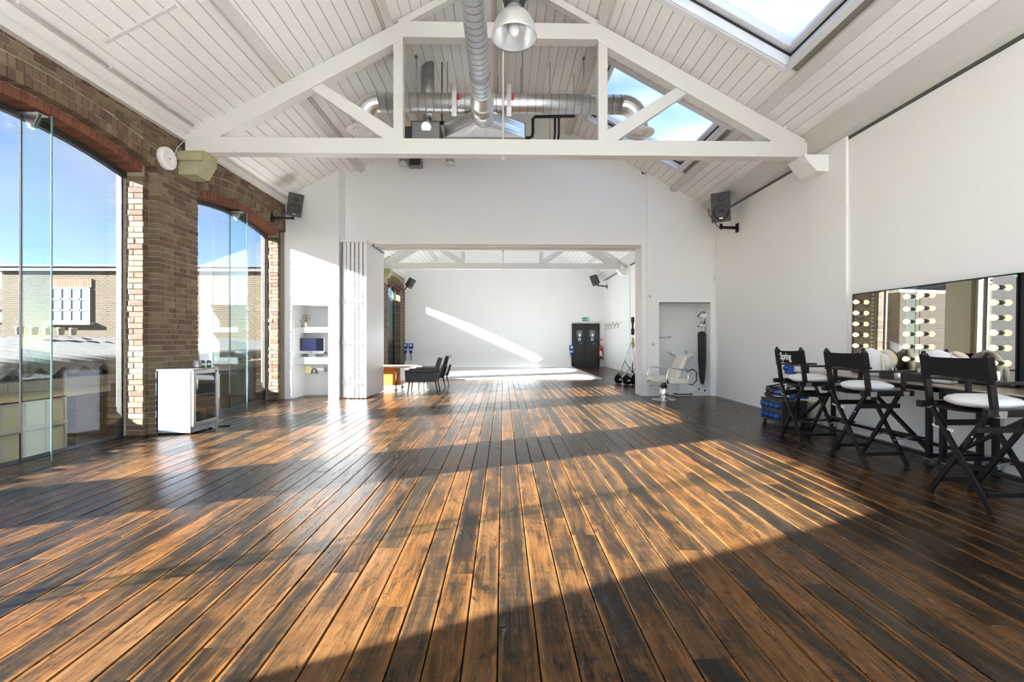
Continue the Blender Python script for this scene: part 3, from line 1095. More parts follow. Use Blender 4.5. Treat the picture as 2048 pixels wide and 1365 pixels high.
def board(m, side, s0, s1, y0, y1, dn):
    g, c, t_ = 0.003, 0.007, 0.020
    pr = [(s0 + g, t_), (s0 + g, c + dn), (s0 + g + c, dn), (s1 - g - c, dn), (s1 - g, c + dn), (s1 - g, t_)]
    vs = [SP(side, s, y0 + .001, n) for s, n in pr] + [SP(side, s, y1 - .001, n) for s, n in pr]
    m.add(vs, [(0, 1, 2, 3, 4, 5), (11, 10, 9, 8, 7, 6)] + [(i, i + 6, (i + 1) % 6 + 6, (i + 1) % 6) for i in range(6)])


RC = random.Random(11)
singles, rest = [], MB()
for side, se in ((-1, SE_L), (1, SE_R)):
    n_ = int(round(se / 0.163))
    wd = se / n_
    for k in range(n_):
        a_, e_ = k * wd, (k + 1) * wd
        runs = [(Y0, 3.0), (3.0, 6.84), (6.84, YP), (YB, 14.1), (14.1, 17.8), (17.8, YF)]
        if side == 1:
            out = []
            for (ya, yb) in runs:
                cur = ya
                for (ka, kb, ks0, ks1) in SKY:
                    if e_ > ks0 + 0.01 and a_ < ks1 - 0.01 and kb > cur and ka < yb:
                        if ka > cur:
                            out.append((cur, ka))
                        cur = max(cur, kb)
                if cur < yb - .02:
                    out.append((cur, yb))
            runs = out
        for (ya, yb) in runs:
            if yb - ya > 2.5 and RC.random() < 0.35:
                ym = RC.uniform(ya + .8, yb - .8)
                parts_ = [(ya, ym), (ym, yb)]
            else:
                parts_ = [(ya, yb)]
            for (p0, p1) in parts_:
                dn = RC.uniform(-0.001, 0.003)
                if 3.0 <= p0 and p1 <= YP + .01:
                    q = MB()
                    q.cur = RC.random()
                    board(q, side, a_, e_, p0, p1, dn)
                    q.build('ceiling_board', 'white_boards', ceiling)
                else:
                    rest.cur = RC.random()
                    board(rest, side, a_, e_, p0, p1, dn)
o = rest.build('ceiling_board_remainder', 'white_boards', ceiling)
o['kind'] = 'stuff'


def purlin(side, xc, wd, dep, y0, y1):
    q = MB()
    s = s_of(xc)
    slab(q, side, s - wd / 2, s + wd / 2, y0, y1, -dep, 0.0)
    slab(q, side, s + wd / 2 + .002, s + wd / 2 + .03, y0, y1, -0.03, 0.0)
    q.cur = RC.random()
    q.build('purlin', 'white_timber', ceiling)


for (ya, yb) in ((Y0, YP), (YB, YF)):
    purlin(-1, -3.17, 0.13, 0.085, ya, yb)
    purlin(-1, -1.69, 0.12, 0.085, ya, yb)
    purlin(1, 3.84, 0.13, 0.085, ya, yb)
    purlin(1, 1.49, 0.12, 0.085, ya, yb)
    q = MB()
    q.box(RX - 0.06, RX + 0.02, ya, yb, RZ - 0.16, RZ - 0.01)
    q.build('ridge_board', 'white_timber', ceiling)

for i, (ya, yb, s0, s1) in enumerate(SKY):
    w = thing('window_%d' % (i + 11), 'x', 'x', (2.7, (ya + yb) / 2, 5.4))
    del w['label'], w['category']
    w['kind'] = 'structure'
    q = MB()
    t_ = 0.03
    for (a_, e_, y0, y1) in ((s0 - .005, s0 + t_, ya, yb), (s1 - t_, s1 + .005, ya, yb), (s0, s1, ya - .005, ya + t_), (s0, s1, yb - t_, yb + .005)):
        slab(q, 1, a_, e_, y0, y1, -0.004, 0.34)
    for (a_, e_, y0, y1) in ((s0 - .09, s0, ya - .09, yb + .09), (s1, s1 + .06, ya - .09, yb + .09), (s0, s1, ya - .09, ya), (s0, s1, yb, yb + .09)):
        slab(q, 1, a_, e_, y0, y1, -0.014, 0.0)
    q.build('skylight_lining', 'skylight_paint', w)
    q = MB()
    f_ = 0.10
    for (a_, e_, y0, y1) in ((s0 + t_, s0 + t_ + f_, ya + t_, yb - t_), (s1 - t_ - f_, s1 - t_, ya + t_, yb - t_), (s0 + t_, s1 - t_, ya + t_, ya + t_ + f_), (s0 + t_, s1 - t_, yb - t_ - f_, yb - t_)):
        slab(q, 1, a_ + .006, e_ - .006, y0 + .006, y1 - .006, 0.15, 0.24)
    q.build('skylight_sash', 'skylight_paint', w)
    q = MB()
    slab(q, 1, s0 + t_ + .08, s1 - t_ - .08, ya + t_ + .08, yb - t_ - .08, 0.235, 0.246)
    q.build('pane', 'skylight_glass', w)
    q = MB()
    slab(q, 1, s0 + t_ - .002, s0 + t_ + .02, ya + t_, yb - t_, 0.115, 0.135)
    slab(q, 1, s1 - t_ - .02, s1 - t_ + .002, ya + t_, yb - t_, 0.115, 0.135)
    slab(q, 1, s0 + t_, s1 - t_, ya + t_ - .002, ya + t_ + .02, 0.115, 0.135)
    slab(q, 1, s0 + t_, s1 - t_, yb - t_ - .02, yb - t_ + .002, 0.115, 0.135)
    q.build('sash_seal', 'black_rubber', w)

# ---------------------------------------------------------------- roof trusses
def truss(y, label, full=True):
    t_ = thing('roof_truss', label, 'roof truss', (0, y + .085, 3.99))
    y1 = y + 0.17
    def part(nm, poly, ya=y, yb=y1):
        q = MB()
        q.cur = RC.random()
        q.prism(poly, 'y', ya, yb)
        return q.build(nm, 'white_timber', t_)
    part('tie_beam', [(-4.60, 3.99), (4.52, 3.99), (4.52, 4.215), (-4.60, 4.215)])
    def top(x):
        return roof_z(x) - 0.09
    for sd, xe, xi, xq in ((-1, -4.62, -1.50, -1.535), (1, 4.50, 1.40, 1.475)):
        q_ = xi
        part('principal_rafter', [(xe, top(xe)), (xi, top(xi)), (xi, top(xi) - .27), (xe + sd * -0.50, 4.217), (xe + sd * -.02, 4.217)], y + .002, y1 - .002)
        part('queen_post', [(xq - .068, 4.217), (xq + .068, 4.217), (xq + .068, 5.70), (xq - .068, 5.70)], y + .012, y1 - .014)
        xa = xq + sd * 0.07
        xb = sd * 2.72 + (-.02 if sd < 0 else -.05)
        za, zb = 4.235, top(xb) - .27
        dx, dz = xb - xa, zb - za
        L = math.hypot(dx, dz)
        nx, nz = -dz / L * .065, dx / L * .065
        part('strut', [(xa, 4.222), (xa + abs(nx) * 0 + sd * 0.001, 4.222 + .15), (xb - sd * .065, zb + .06), (xb + sd * .075, zb - .03), (xa + sd * .14, 4.222)], y + .03, y1 - .03)
        part('upper_rafter', [(sd * 1.5 + RX, top(sd * 1.5 + RX) + .06), (RX + sd * .02, top(RX) + .06), (RX + sd * .02, top(RX) - .05), (sd * 1.5 + RX, top(sd * 1.5 + RX) - .05)], y + .02, y1 - .04)
        xs = xe + sd * -0.30
        m_ = MB()
        m_.bar((xs, y - .004, top(xs) + .03), (xs - sd * .40, y - .004, 4.00), 0.05, 0.008, (0, 1, 0))
        m_.build('iron_strap', 'white_timber', t_)
    part('straining_beam', [(-1.66, 5.70), (1.60, 5.70), (1.46, 5.93), (-1.52, 5.93)], y + .001, y1 - .001)
    m_ = MB()
    m_.tube([(0.0, y + .085, 3.96), (0.0, y + .085, 6.75)], 0.014, 8)
    m_.lathe([(0.045, 0), (0.045, .012), (0.028, .016), (.028, .05), (.014, .055)], (0.0, y + .085, 3.992), 'z', 6, -1)
    m_.build('king_rod', 'white_timber', t_)
    return t_


truss(6.75, 'big white timber roof truss nearest the camera, behind the hanging bell lamp')
truss(17.65, 'white timber roof truss seen through the wide opening in the far room')
truss(13.95, 'white timber roof truss just beyond the opening header in the far room')
for (yc, nm) in ((6.835, 0), (17.735, 1), (14.035, 2)):
    q = MB()
    zb = 3.985
    q.prism([(XL - .05, zb), (XL + .36, zb), (XL + .36, zb - .14), (XL + .24, zb - .34), (XL - .05, zb - .34)], 'y', yc - .15, yc + .15)
    q.bbox(XL - .05, XL + .34, yc - .19, yc + .19, zb - .15, zb - .02, r=0.02)
    o = q.build('trim_%d' % (6 + nm), 'stone_pad')
    struct(o)
    q = MB()
    q.prism([(XR + .02, zb), (4.40, zb), (4.46, zb - .10), (4.60, zb - .24), (XR + .02, zb - .24)], 'y', yc - .19, yc + .19)
    struct(q.build('trim_%d' % (10 + nm), 'white_wall'))

# ---------------------------------------------------------------- outside
struct(one('box', -90, 60, -60, 120, -4.3, -4.0).build('ground_outside', 'yard'))


def xf(m, M):
    m.v = [tuple(M @ Vector(p)) for p in m.v]
    return m


def mthing(name, label, cat, M, group=None):
    o = thing(name, label, cat, (0, 0, 0), 0, group)
    o.matrix_world = M
    o.location = M.to_translation()
    o.rotation_euler = M.to_euler()
    XF[o.name] = M
    return o


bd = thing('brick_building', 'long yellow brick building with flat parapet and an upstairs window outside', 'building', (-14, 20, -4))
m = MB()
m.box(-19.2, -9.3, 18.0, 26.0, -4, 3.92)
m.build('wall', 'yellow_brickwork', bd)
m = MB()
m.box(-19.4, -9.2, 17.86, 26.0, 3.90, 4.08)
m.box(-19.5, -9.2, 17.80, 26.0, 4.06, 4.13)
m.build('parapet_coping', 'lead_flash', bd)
wx0, wx1 = onY(106, 600, 18).x, onY(181, 600, 18).x
wz0, wz1 = onY(140, 643, 18).z, onY(140, 577, 18).z
fr = MB()
n_c, n_r = 4, 3
for k in range(n_c + 1):
    xx = wx0 + (wx1 - wx0) * k / n_c
    fr.box(xx - .03, xx + .03, 17.93, 17.99, wz0, wz1)
for k in range(n_r + 1):
    zz = wz0 + (wz1 - wz0) * k / n_r
    fr.box(wx0, wx1, 17.93, 17.99, zz - .03, zz + .03)
fr = fr.build('window_frame', 'white_window_paint', bd)
for k in range(n_c):
    for j in range(n_r):
        xa, xb = wx0 + (wx1 - wx0) * k / n_c + .03, wx0 + (wx1 - wx0) * (k + 1) / n_c - .03
        za, zb = wz0 + (wz1 - wz0) * j / n_r + .03, wz0 + (wz1 - wz0) * (j + 1) / n_r - .03
        boxpart('pane', 'pale_pane', fr, xa, xb, 17.95, 17.97, za, zb)
boxpart('window_sill', 'white_window_paint', bd, wx0 - .15, wx1 + .15, 17.80, 18.0, wz0 - .14, wz0 - .02)
for k in range(16):
    xx = wx0 - .08 + (wx1 - wx0 + .16) * k / 16
    q = MB()
    q.cur = RND.random()
    q.box(xx + .006, xx + (wx1 - wx0 + .16) / 16 - .006, 17.95, 18.02, wz1 + .03, wz1 + .36)
    q.build('lintel_brick', 'red_brick', bd)
m = MB()
m.tube([(-12.6, 17.9, -4), (-12.6, 17.9, 3.9)], .05, 8)
m.build('drain_pipe', 'lead_flash', bd)

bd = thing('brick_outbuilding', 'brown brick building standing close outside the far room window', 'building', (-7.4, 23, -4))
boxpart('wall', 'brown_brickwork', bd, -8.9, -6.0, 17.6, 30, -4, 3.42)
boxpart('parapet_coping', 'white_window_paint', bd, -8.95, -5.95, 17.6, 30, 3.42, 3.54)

# workshop with a corrugated roof just below the windows
bd = thing('workshop', 'low workshop with corrugated grey roof and white framed windows below the brick building', 'building', (-8, 8, -4))
WX = -6.5
m = MB()
nY, pitch = 260, 0.335
y0_, y1_ = 2.0, 17.0
rows_x = [(-6.28, 0.80), (-7.3, 0.93), (-8.4, 1.09), (-9.5, 1.24)]
vs, fs = [], []
for lay_ in (0.0, -0.018):
    for (xx, zz) in rows_x:
        for k in range(nY + 1):
            yy = y0_ + (y1_ - y0_) * k / nY
            wv = math.cos((yy % pitch) / pitch * math.tau)
            vs.append((xx, yy, zz + 0.062 * wv + 0.045 + lay_))
R_ = nY + 1
for L_ in (0, 4):
    for j in range(3):
        for k in range(nY):
            a_ = (L_ + j) * R_ + k
            fs.append((a_, a_ + 1, a_ + 1 + R_, a_ + R_))
for k in range(nY):
    fs.append((k, k + 1, 4 * R_ + k + 1, 4 * R_ + k))
m.add(vs, fs)
m.smooth = True
m.sm = [True] * len(m.sm)
m.build('corrugated_roof', 'asbestos_sheet', bd)
yy = y0_
k = 0
while yy < 14.0:
    L_ = 1.95 + .1 * (k % 3)
    boxpart('gutter_beam', 'old_concrete', bd, -6.62, -6.32 + .012 * (k % 2), yy, yy + L_ - .015, 0.57, 0.715 - .006 * (k % 2))
    yy += L_
    k += 1
boxpart('lintel', 'putty_render', bd, -6.9, WX, 2.0, 7.75, 0.42, 0.62)
boxpart('plinth', 'putty_render', bd, -6.9, WX, 2.0, 7.0, -4.0, -0.42)
boxpart('brick_wall', 'brown_brickwork', bd, -6.9, WX - .02, 7.15, 14.0, -4.0, 0.62)
boxpart('back_wall', 'yellow_brickwork', bd, -9.5, -9.3, 2.0, 17.0, -4.0, 1.2)
boxpart('dark_recess', 'dark_steel', bd, -6.88, -6.72, 6.98, 7.16, -4.0, 0.42)
ys_ = [3.6, 3.95, 4.3, 4.65, 5.0, 5.35, 5.75, 6.10, 6.42, 6.70, 6.98]
q = MB()
for yv in ys_:
    q.box(WX - .05, WX - .005, yv - .016, yv + .016, -.42, .42)
for zv in (-.42, .05, .42):
    q.box(WX - .05, WX, ys_[0], ys_[-1], zv - .02, zv + .02)
q.box(WX - .05, WX + .02, ys_[0], ys_[-1], .03, .075)
wf = q.build('window_frame', 'white_window_paint', bd)
for a_, e_ in zip(ys_[:-1], ys_[1:]):
    for (za, zb) in ((-.40, .03), (.07, .40)):
        boxpart('pane', 'dusty_pane', wf, WX - .036, WX - .026, a_ + .016, e_ - .016, za, zb)
for k in range(5):
    tag(one('lathe', [(.03, 0), (.055, .01), (.06, .12), (.07, .125), (.07, .16), (.05, .16), (.05, .05)], (-9.42, 9.15 + .28 * k, 1.37), 'z', 10).build('chimney_pot', 'putty_render'), 'small pale pot on the corrugated roof, %s in the row from the left' % ('first', 'second', 'third', 'fourth', 'last')[k], 'pot', 'pots on the corrugated roof')

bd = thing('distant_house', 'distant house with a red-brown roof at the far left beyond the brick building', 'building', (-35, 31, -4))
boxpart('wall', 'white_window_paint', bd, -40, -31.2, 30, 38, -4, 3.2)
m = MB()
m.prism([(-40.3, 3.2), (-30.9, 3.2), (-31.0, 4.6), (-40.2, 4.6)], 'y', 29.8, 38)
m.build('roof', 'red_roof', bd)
for k in range(3):
    boxpart('window', 'pale_pane', bd, -38.5 + 2.3 * k, -37.4 + 2.3 * k, 29.95, 30.02, .8, 2.2)
m = MB()
m.tube([(-32.5, 31, 4.6), (-32.5, 31, 6.0)], .03, 6)
for k in range(4):
    m.tube([(-33.1, 31, 5.2 + .22 * k), (-31.9, 31, 5.2 + .22 * k)], .02, 5)
m.build('aerial', 'dark_steel', bd)
bd = thing('garden_wall', 'low old brick wall at the far left beyond the corrugated roof', 'wall', (-24, 22, -4))
boxpart('wall', 'brown_brickwork', bd, -30, -19.6, 20, 21, -4, 2.0)
boxpart('coping', 'old_concrete', bd, -30.1, -19.5, 19.9, 21.1, 2.0, 2.12)

# ---------------------------------------------------------------- ducts, pipes and lamps under the roof
def spiral(m, pts, r, step=0.115, seg=20):
    """spiral-seamed round duct along a straight line"""
    a_, b_ = Vector(pts[0]), Vector(pts[1])
    L_ = (b_ - a_).length
    d = (b_ - a_) / L_
    m.tube([a_, b_], r, seg)
    t_ = step
    m.slot = 1
    while t_ < L_ - .02:
        p_ = a_ + d * t_
        m.tube([p_ - d * .0045, p_ + d * .0045], r + .0028, seg)
        t_ += step
    m.slot = 0


DX, DZ = -0.32, EYE + 3.64
du = thing('main_duct', 'silver spiral duct running overhead along the room towards the air unit', 'duct', (DX, 4.0, DZ))
m = MB()
spiral(m, [(DX, 0.6, DZ), (DX, 6.78, DZ)], 0.135)
m.build('duct_pipe', ['galvanised', 'seam_steel'], du)
m = MB()
m.tube([(DX, 6.76, DZ), (DX, 6.80, DZ), (DX, 6.98, DZ - .015), (DX, 7.03, DZ - .02)], [.14, .14, .180, .180], 24)
m.build('reducer', 'galvanised', du)
m = MB()
spiral(m, [(DX, 7.02, DZ - .02), (DX, 7.495, DZ - .02)], 0.172, 0.09)
m.build('wide_duct_pipe', ['galvanised', 'seam_steel'], du)
for yy in (2.4, 4.3, 6.3):
    m = MB()
    m.tube([(DX, yy, DZ + .135), (DX, yy, roof_z(DX) - .002)], .006, 6)
    m.tube([(DX + .142 * math.cos(a_ / 12 * math.tau), yy, DZ + .142 * math.sin(a_ / 12 * math.tau)) for a_ in range(13)], .006, 6)
    m.build('hanger', 'grey_steel', du)

AX0, AX1 = -1.03, 0.38
ah = thing('air_unit', 'galvanised air handling unit behind the truss with a tapered hood', 'air unit', (-.3, 8.5, 4.7))
m = MB()
seg = 24
ring = [(DX + .170 * math.cos(k / seg * math.tau), 7.50, DZ - .02 + .170 * math.sin(k / seg * math.tau)) for k in range(seg)]
rect = []
for k in range(seg):
    c_, s_ = math.cos(k / seg * math.tau), math.sin(k / seg * math.tau)
    w_ = max(abs(c_), abs(s_))
    rect.append(((AX0 + AX1) / 2 + (AX1 - AX0) / 2 * c_ / w_, 8.12, 4.965 + .125 * s_ / w_))
m.add(ring + rect, [(k, (k + 1) % seg, seg + (k + 1) % seg, seg + k) for k in range(seg)] + [tuple(range(seg))])
m.build('tapered_hood', 'galvanised', ah)
m = MB()
m.bbox(AX0 - .02, AX1 + .02, 8.12, 8.16, 4.825, 5.105, r=.006)
m.build('flange', 'grey_steel', ah)
m = MB()
m.bbox(AX0, AX1, 8.16, 8.95, 4.80, 5.28, r=.01)
m.build('casing', 'galvanised', ah)
for (xx, yy) in ((AX0 + .03, 8.3), (AX1 - .03, 8.3), (AX0 + .03, 9.0), (AX1 - .03, 9.0)):
    boxpart('hanger_rod', 'grey_steel', ah, xx - .008, xx + .008, yy - .008, yy + .008, 5.27, roof_z(xx) - .002)

CDY, CDZ, CDR = 7.72, EYE + 3.965, 0.155
cd = thing('cross_duct', 'silver spiral duct across the roof behind the truss with a round grille at each end', 'duct', (0, CDY, CDZ))
m = MB()
spiral(m, [(-2.06, CDY, CDZ), (2.0, CDY, CDZ)], CDR, 0.13)
m.build('duct_pipe', ['galvanised', 'seam_steel'], cd)
for sd in (-1, 1):
    xe = sd * 2.06 if sd < 0 else 2.0
    m = MB()
    n_ = 6
    pts = [(xe + sd * .30 * math.sin(k / n_ * math.pi / 2), CDY, CDZ - .30 * (1 - math.cos(k / n_ * math.pi / 2))) for k in range(n_ + 1)]
    m.tube(pts, CDR + .003, 20)
    m.sm = [False] * len(m.sm)
    m.build('elbow', 'galvanised', cd)
    xv = xe + sd * .30
    m = MB()
    spiral(m, [(xv, CDY, CDZ - .30), (xv, CDY, 4.80)], CDR - .01, .07)
    m.build('drop_pipe', ['galvanised', 'seam_steel'], cd)
    m = MB()
    m.lathe([(.0, .03), (.05, .0), (.07, .012), (.07, .03), (.11, .0), (.13, .014), (.13, .03), (.17, .0), (.245, -.004), (.25, .01), (.20, .03), (.15, .05), (.0, .05)], (xv, CDY, 4.755), 'z', 28)
    m.build('round_grille', 'white_plastic', cd)
for xx in (-.80, .10):
    m = MB()
    m.box(xx - .035, xx + .035, CDY - CDR - .015, CDY - CDR - .008, CDZ - .20, CDZ + .24)
    hs = m.build('hanger_strap', 'galvanised', cd)
    boxpart('paper_tag', 'sign_white', hs, xx - .04, xx + .04, CDY - CDR - .020, CDY - CDR - .016, CDZ - .30, CDZ - .15)
    boxpart('red_valve', 'red_plastic', hs, xx + .04, xx + .075, CDY - CDR - .03, CDY - CDR - .005, CDZ - .02, CDZ + .06)
for xx in (-1.45, 1.36):
    m = MB()
    m.tube([(xx, CDY, CDZ + CDR - .01), (xx, CDY, roof_z(xx) - .002)], .007, 6)
    m.lathe([(.03, 0), (.03, .02), (.01, .03)], (xx, CDY, roof_z(xx) - .05), 'z', 8)
    m.build('hanger_rod', 'grey_steel', cd)

fl_ = thing('flue', 'dark green flue pipe coming down through the roof boards to a grey fan box', 'flue', (-1.33, 8.15, 5.4))
m = MB()
spiral(m, [(-1.33, 8.15, roof_z(-1.33) + .05), (-1.33, 8.15, 5.36)], .115, .3)
m.build('flue_pipe', ['grey_steel', 'seam_steel'], fl_)
m = MB()
m.tube([(-1.33, 8.15, 5.38), (-1.33, 8.15, 5.30), (-1.33, 8.15, 5.12)] + [(-1.33, 8.15 - .0, 5.10), (-1.33, 8.08, 4.99), (-1.33, 7.98, 4.95)], [.115, .085, .085, .085, .085, .085], 16)
m.build('bend', 'galvanised', fl_)
m = MB()
m.tube([(-1.95, 8.15, 5.22), (-1.82, 8.15, 5.22), (-1.74, 8.15, 5.18), (-1.69, 8.13, 5.08), (-1.68, 8.05, 4.99)], .085, 16)
m.build('side_pipe', 'galvanised', fl_)
boxpart('fan_box', 'grey_steel', fl_, -1.58, -1.10, 8.00, 8.6, 4.70, 5.06, r=.01)
boxpart('fan_box_side', 'dark_steel', fl_, -1.90, -1.585, 8.05, 8.55, 4.72, 5.04, r=.01)
boxpart('support_bar', 'dark_steel', fl_, -1.9, -1.05, 8.22, 8.27, 5.12, 5.17)
for xx in (-1.86, -1.09):
    boxpart('hanger_rod', 'dark_steel', fl_, xx - .01, xx + .01, 8.24, 8.26, 5.15, roof_z(xx) - .002)

rp = thing('refrigerant_pipes', 'black insulated pipes on brackets beside the air unit', 'pipes', (.7, 8.2, 5.0))
m = MB()
m.tube([(AX1 + .005, 8.3, 4.92), (AX1 + .10, 8.3, 4.92), (AX1 + .15, 8.3, 4.95), (AX1 + .16, 8.3, 5.02), (AX1 + .16, 8.3, 5.26), (AX1 + .2, 8.3, 5.3), (1.3, 8.3, 5.32)], .028, 8)
m.build('insulated_pipe', 'black_rubber', rp)
for k in (0, 1):
    m = MB()
    m.tube([(.94 + .07 * k, 8.3, 5.30), (.94 + .07 * k, 8.3, 5.0), (.92 + .07 * k, 8.3, 4.86), (.92 + .07 * k, 8.3, 4.70)], .02, 8)
    m.build('insulated_pipe', 'black_rubber', rp)
m = MB()
m.box(.82, 1.08, 8.31, 8.35, 4.80, 4.86)
m.tube([(.85, 8.33, 4.84), (.85, 8.33, roof_z(.85) - .002)], .006, 6)
m.tube([(1.28, 8.3, 5.32), (1.28, 8.3, roof_z(1.28) - .002)], .006, 6)
m.build('bracket', 'grey_steel', rp)

for k, (px, lab) in enumerate(((806, 'small grey spot lamp under the tie beam, left of the grey box on the header'), (900, 'small grey spot lamp under the tie beam, right of the grey box on the header'))):
    c_ = onY(px, 323, YP - .14)
    sl = thing('spot_lamp', lab, 'spot lamp', tuple(c_), 0, 'spot lamps on the header')
    m = MB()
    m.lathe([(.03, .17), (.075, .16), (.08, .0), (.07, -.02)], (c_.x, c_.y, c_.z), 'z', 16)
    m.build('lamp_body', 'grey_steel', sl)
    m = MB()
    m.lathe([(.0, .02), (.078, .0), (.09, -.03), (.085, -.07), (.0, -.075)], (c_.x, c_.y, c_.z - .02), 'z', 16)
    m.build('lamp_glass', 'white_plastic', sl)
    m = MB()
    m.tube([(c_.x, c_.y, c_.z + .16), (c_.x, c_.y + .02, c_.z + .22), (c_.x, YP, c_.z + .24)], .018, 8)
    m.build('arm', 'grey_steel', sl)
c_ = onY(831, 324, YP - .1)
bx = thing('junction_box', 'grey square box on the header between the two spot lamps', 'box', (c_.x, YP, c_.z))
boxpart('body', 'grey_steel', bx, c_.x - .15, c_.x + .15, YP - .16, YP, c_.z - .12, c_.z + .2, r=.008)
boxpart('cover', 'dark_steel', bx, c_.x - .12, c_.x + .12, YP - .166, YP - .159, c_.z - .09, c_.z + .17)

# big bell pendant
PX_, PY_, PZ_ = 0.105, 4.3, 4.095
pl = thing('pendant_lamp', 'big aluminium bell lamp hanging beside the silver duct near the ridge', 'lamp', (PX_, PY_, PZ_))
m = MB()
m.lathe([(.205, .0), (.213, -.004), (.213, .010), (.205, .05), (.190, .11), (.160, .175), (.115, .225), (.075, .25), (.07, .30)], (PX_, PY_, PZ_), 'z', 40, caps=False)
m.build('bell_shade', 'lamp_alu', pl)
m = MB()
m.lathe([(.206, .004), (.198, .05), (.182, .108), (.152, .168), (.108, .215), (.06, .236), (.0, .24)], (PX_, PY_, PZ_), 'z', 40, caps=False)
m.build('reflector', 'lamp_inside', pl)
m = MB()
m.lathe([(.0, .235), (.035, .23), (.037, .17), (.037, .16)], (PX_, PY_, PZ_), 'z', 14)
m.build('lamp_holder', 'white_plastic', pl)
m = MB()
m.lathe([(.03, .165), (.042, .14), (.058, .09), (.056, .06), (.04, .025), (.0, .012)], (PX_, PY_, PZ_), 'z', 18)
m.build('bulb', 'frosted_bulb', pl)
m = MB()
m.lathe([(.06, .27), (.095, .30), (.10, .32), (.10, .62), (.08, .66), (.0, .67)], (PX_, PY_, PZ_), 'z', 18)
for k in range(8):
    a_ = k / 8 * math.tau
    m.bar((PX_ + .10 * math.cos(a_), PY_ + .10 * math.sin(a_), PZ_ + .33), (PX_ + .10 * math.cos(a_), PY_ + .10 * math.sin(a_), PZ_ + .6), .012, .012)
m.build('gear_housing', 'black_plastic', pl)
m = MB()
m.tube([(PX_, PY_, PZ_ + .66), (PX_, PY_, PZ_ + .95), (RX, PY_, RZ - .165)], .008, 8)
m.tube([(PX_ + .11, PY_, PZ_ + .35), (PX_ + .13, PY_, PZ_ + .6), (PX_ + .05, PY_, PZ_ + .9), (RX + .03, PY_, RZ - .16)], .006, 6)
m.build('suspension_cord', 'black_rubber', pl)

# conduit and batten under the left slope
m = MB()
zc = roof_z(-4.46) - .040
m.tube([(-4.46, -2.0, zc), (-4.46, 6.72, zc)], .015, 10)
cdt = m.build('conduit', 'alu_silver')
tag(cdt, 'thin white conduit along the foot of the boarded ceiling above the brick wall', 'conduit')
for yy in (1.5, 2.9, 4.3, 5.3, 6.2):
    boxpart('clip', 'white_plastic', cdt, -4.48, -4.44, yy - .012, yy + .012, zc - .018, zc + .034)
q = MB()
for yy in (5.05,):
    slab(q, -1, s_of(-4.3), s_of(-3.55), yy - .02, yy + .02, -.018, 0.0)
q.build('batten', 'white_timber', ceiling)

# ---------------------------------------------------------------- loudspeakers
plain('charcoal_speaker', (0.045, 0.043, 0.040), 0.5, var=0.1, bump=0.1, bscale=250)
def speaker(label, c, aim, roll, sc, wall_pt, name='loudspeaker'):
    c, aim = Vector(c), Vector(aim).normalized()
    z_ = Vector((0, 0, 1))
    side = z_.cross(aim).normalized()
    up = aim.cross(side).normalized()
    R3 = Matrix((side, -aim, up)).transposed().to_4x4()       # local x = side, -y = front, z = up
    Mx = Matrix.Translation(c) @ R3 @ Matrix.Rotation(roll, 4, 'Y') @ Matrix.Scale(sc, 4)
    Mr = Matrix.Translation(c) @ R3 @ Matrix.Rotation(roll, 4, 'Y')
    o = mthing(name, label, 'loudspeaker', Mr, 'wall loudspeakers')
    w, h, d = .145, .235, .13
    bm = bmesh.new()
    vs = [bm.verts.new(p) for p in ((-w, -d, -h), (w, -d, -h), (w, -d, h), (-w, -d, h), (-w * .68, d, -h * .86), (w * .68, d, -h * .86), (w * .68, d, h * .86), (-w * .68, d, h * .86))]
    for f_ in ((0, 1, 2, 3), (5, 4, 7, 6), (0, 4, 5, 1), (1, 5, 6, 2), (2, 6, 7, 3), (3, 7, 4, 0)):
        bm.faces.new([vs[i] for i in f_])
    bmesh.ops.bevel(bm, geom=list(bm.edges), offset=.018, segments=2, affect='EDGES', profile=.5)
    m = MB()
    m.bm(bm)
    xf(m, Mx).build('cabinet', 'charcoal_speaker', o)
    m = MB()
    m.lathe([(.118, .0), (.122, .010), (.112, .012), (.10, .004), (.075, -.004), (.04, .002), (.0, .012)], (0, -d - .004, -.085), 'y', 26, -1)
    wf = xf(m, Mx).build('woofer', 'black_plastic', o)
    m = MB()
    m.lathe([(.0, .004), (.016, .004), (.02, .0)], (0.01, -d - .012, -.03), 'y', 10, -1)
    xf(m, Mx).build('reflection_cap', 'alu_silver', wf) if False else None
    m = MB()
    m.lathe([(.048, .0), (.05, .008), (.042, .006), (.02, -.006), (.0, .0)], (0, -d - .003, .125), 'y', 20, -1)
    xf(m, Mx).build('tweeter', 'black_plastic', o)
    m = MB()
    m.box(-.028, .028, -d - .017, -d - .012, -.183, -.168)
    xf(m, Mx).build('badge', 'alu_silver', o)
    m = MB()
    wp = Vector(wall_pt)
    p0 = Mx @ Vector((0, .05, -h - .002))
    p1 = Mx @ Vector((0, .06, -h - .06))
    m.tube([p0, p1, (p1 + wp) / 2, wp], .022 * sc + .004, 8)
    m.ball(p1, .034 * sc, 10, 6)
    nrm = Vector((1 if wp.x < 0 else -1, 0, 0))
    m.box(min(wp.x, wp.x + nrm.x * .02), max(wp.x, wp.x + nrm.x * .02), wp.y - .05, wp.y + .05, wp.z - .09, wp.z + .09)
    m.build('wall_bracket', 'black_paint', o)
    return o


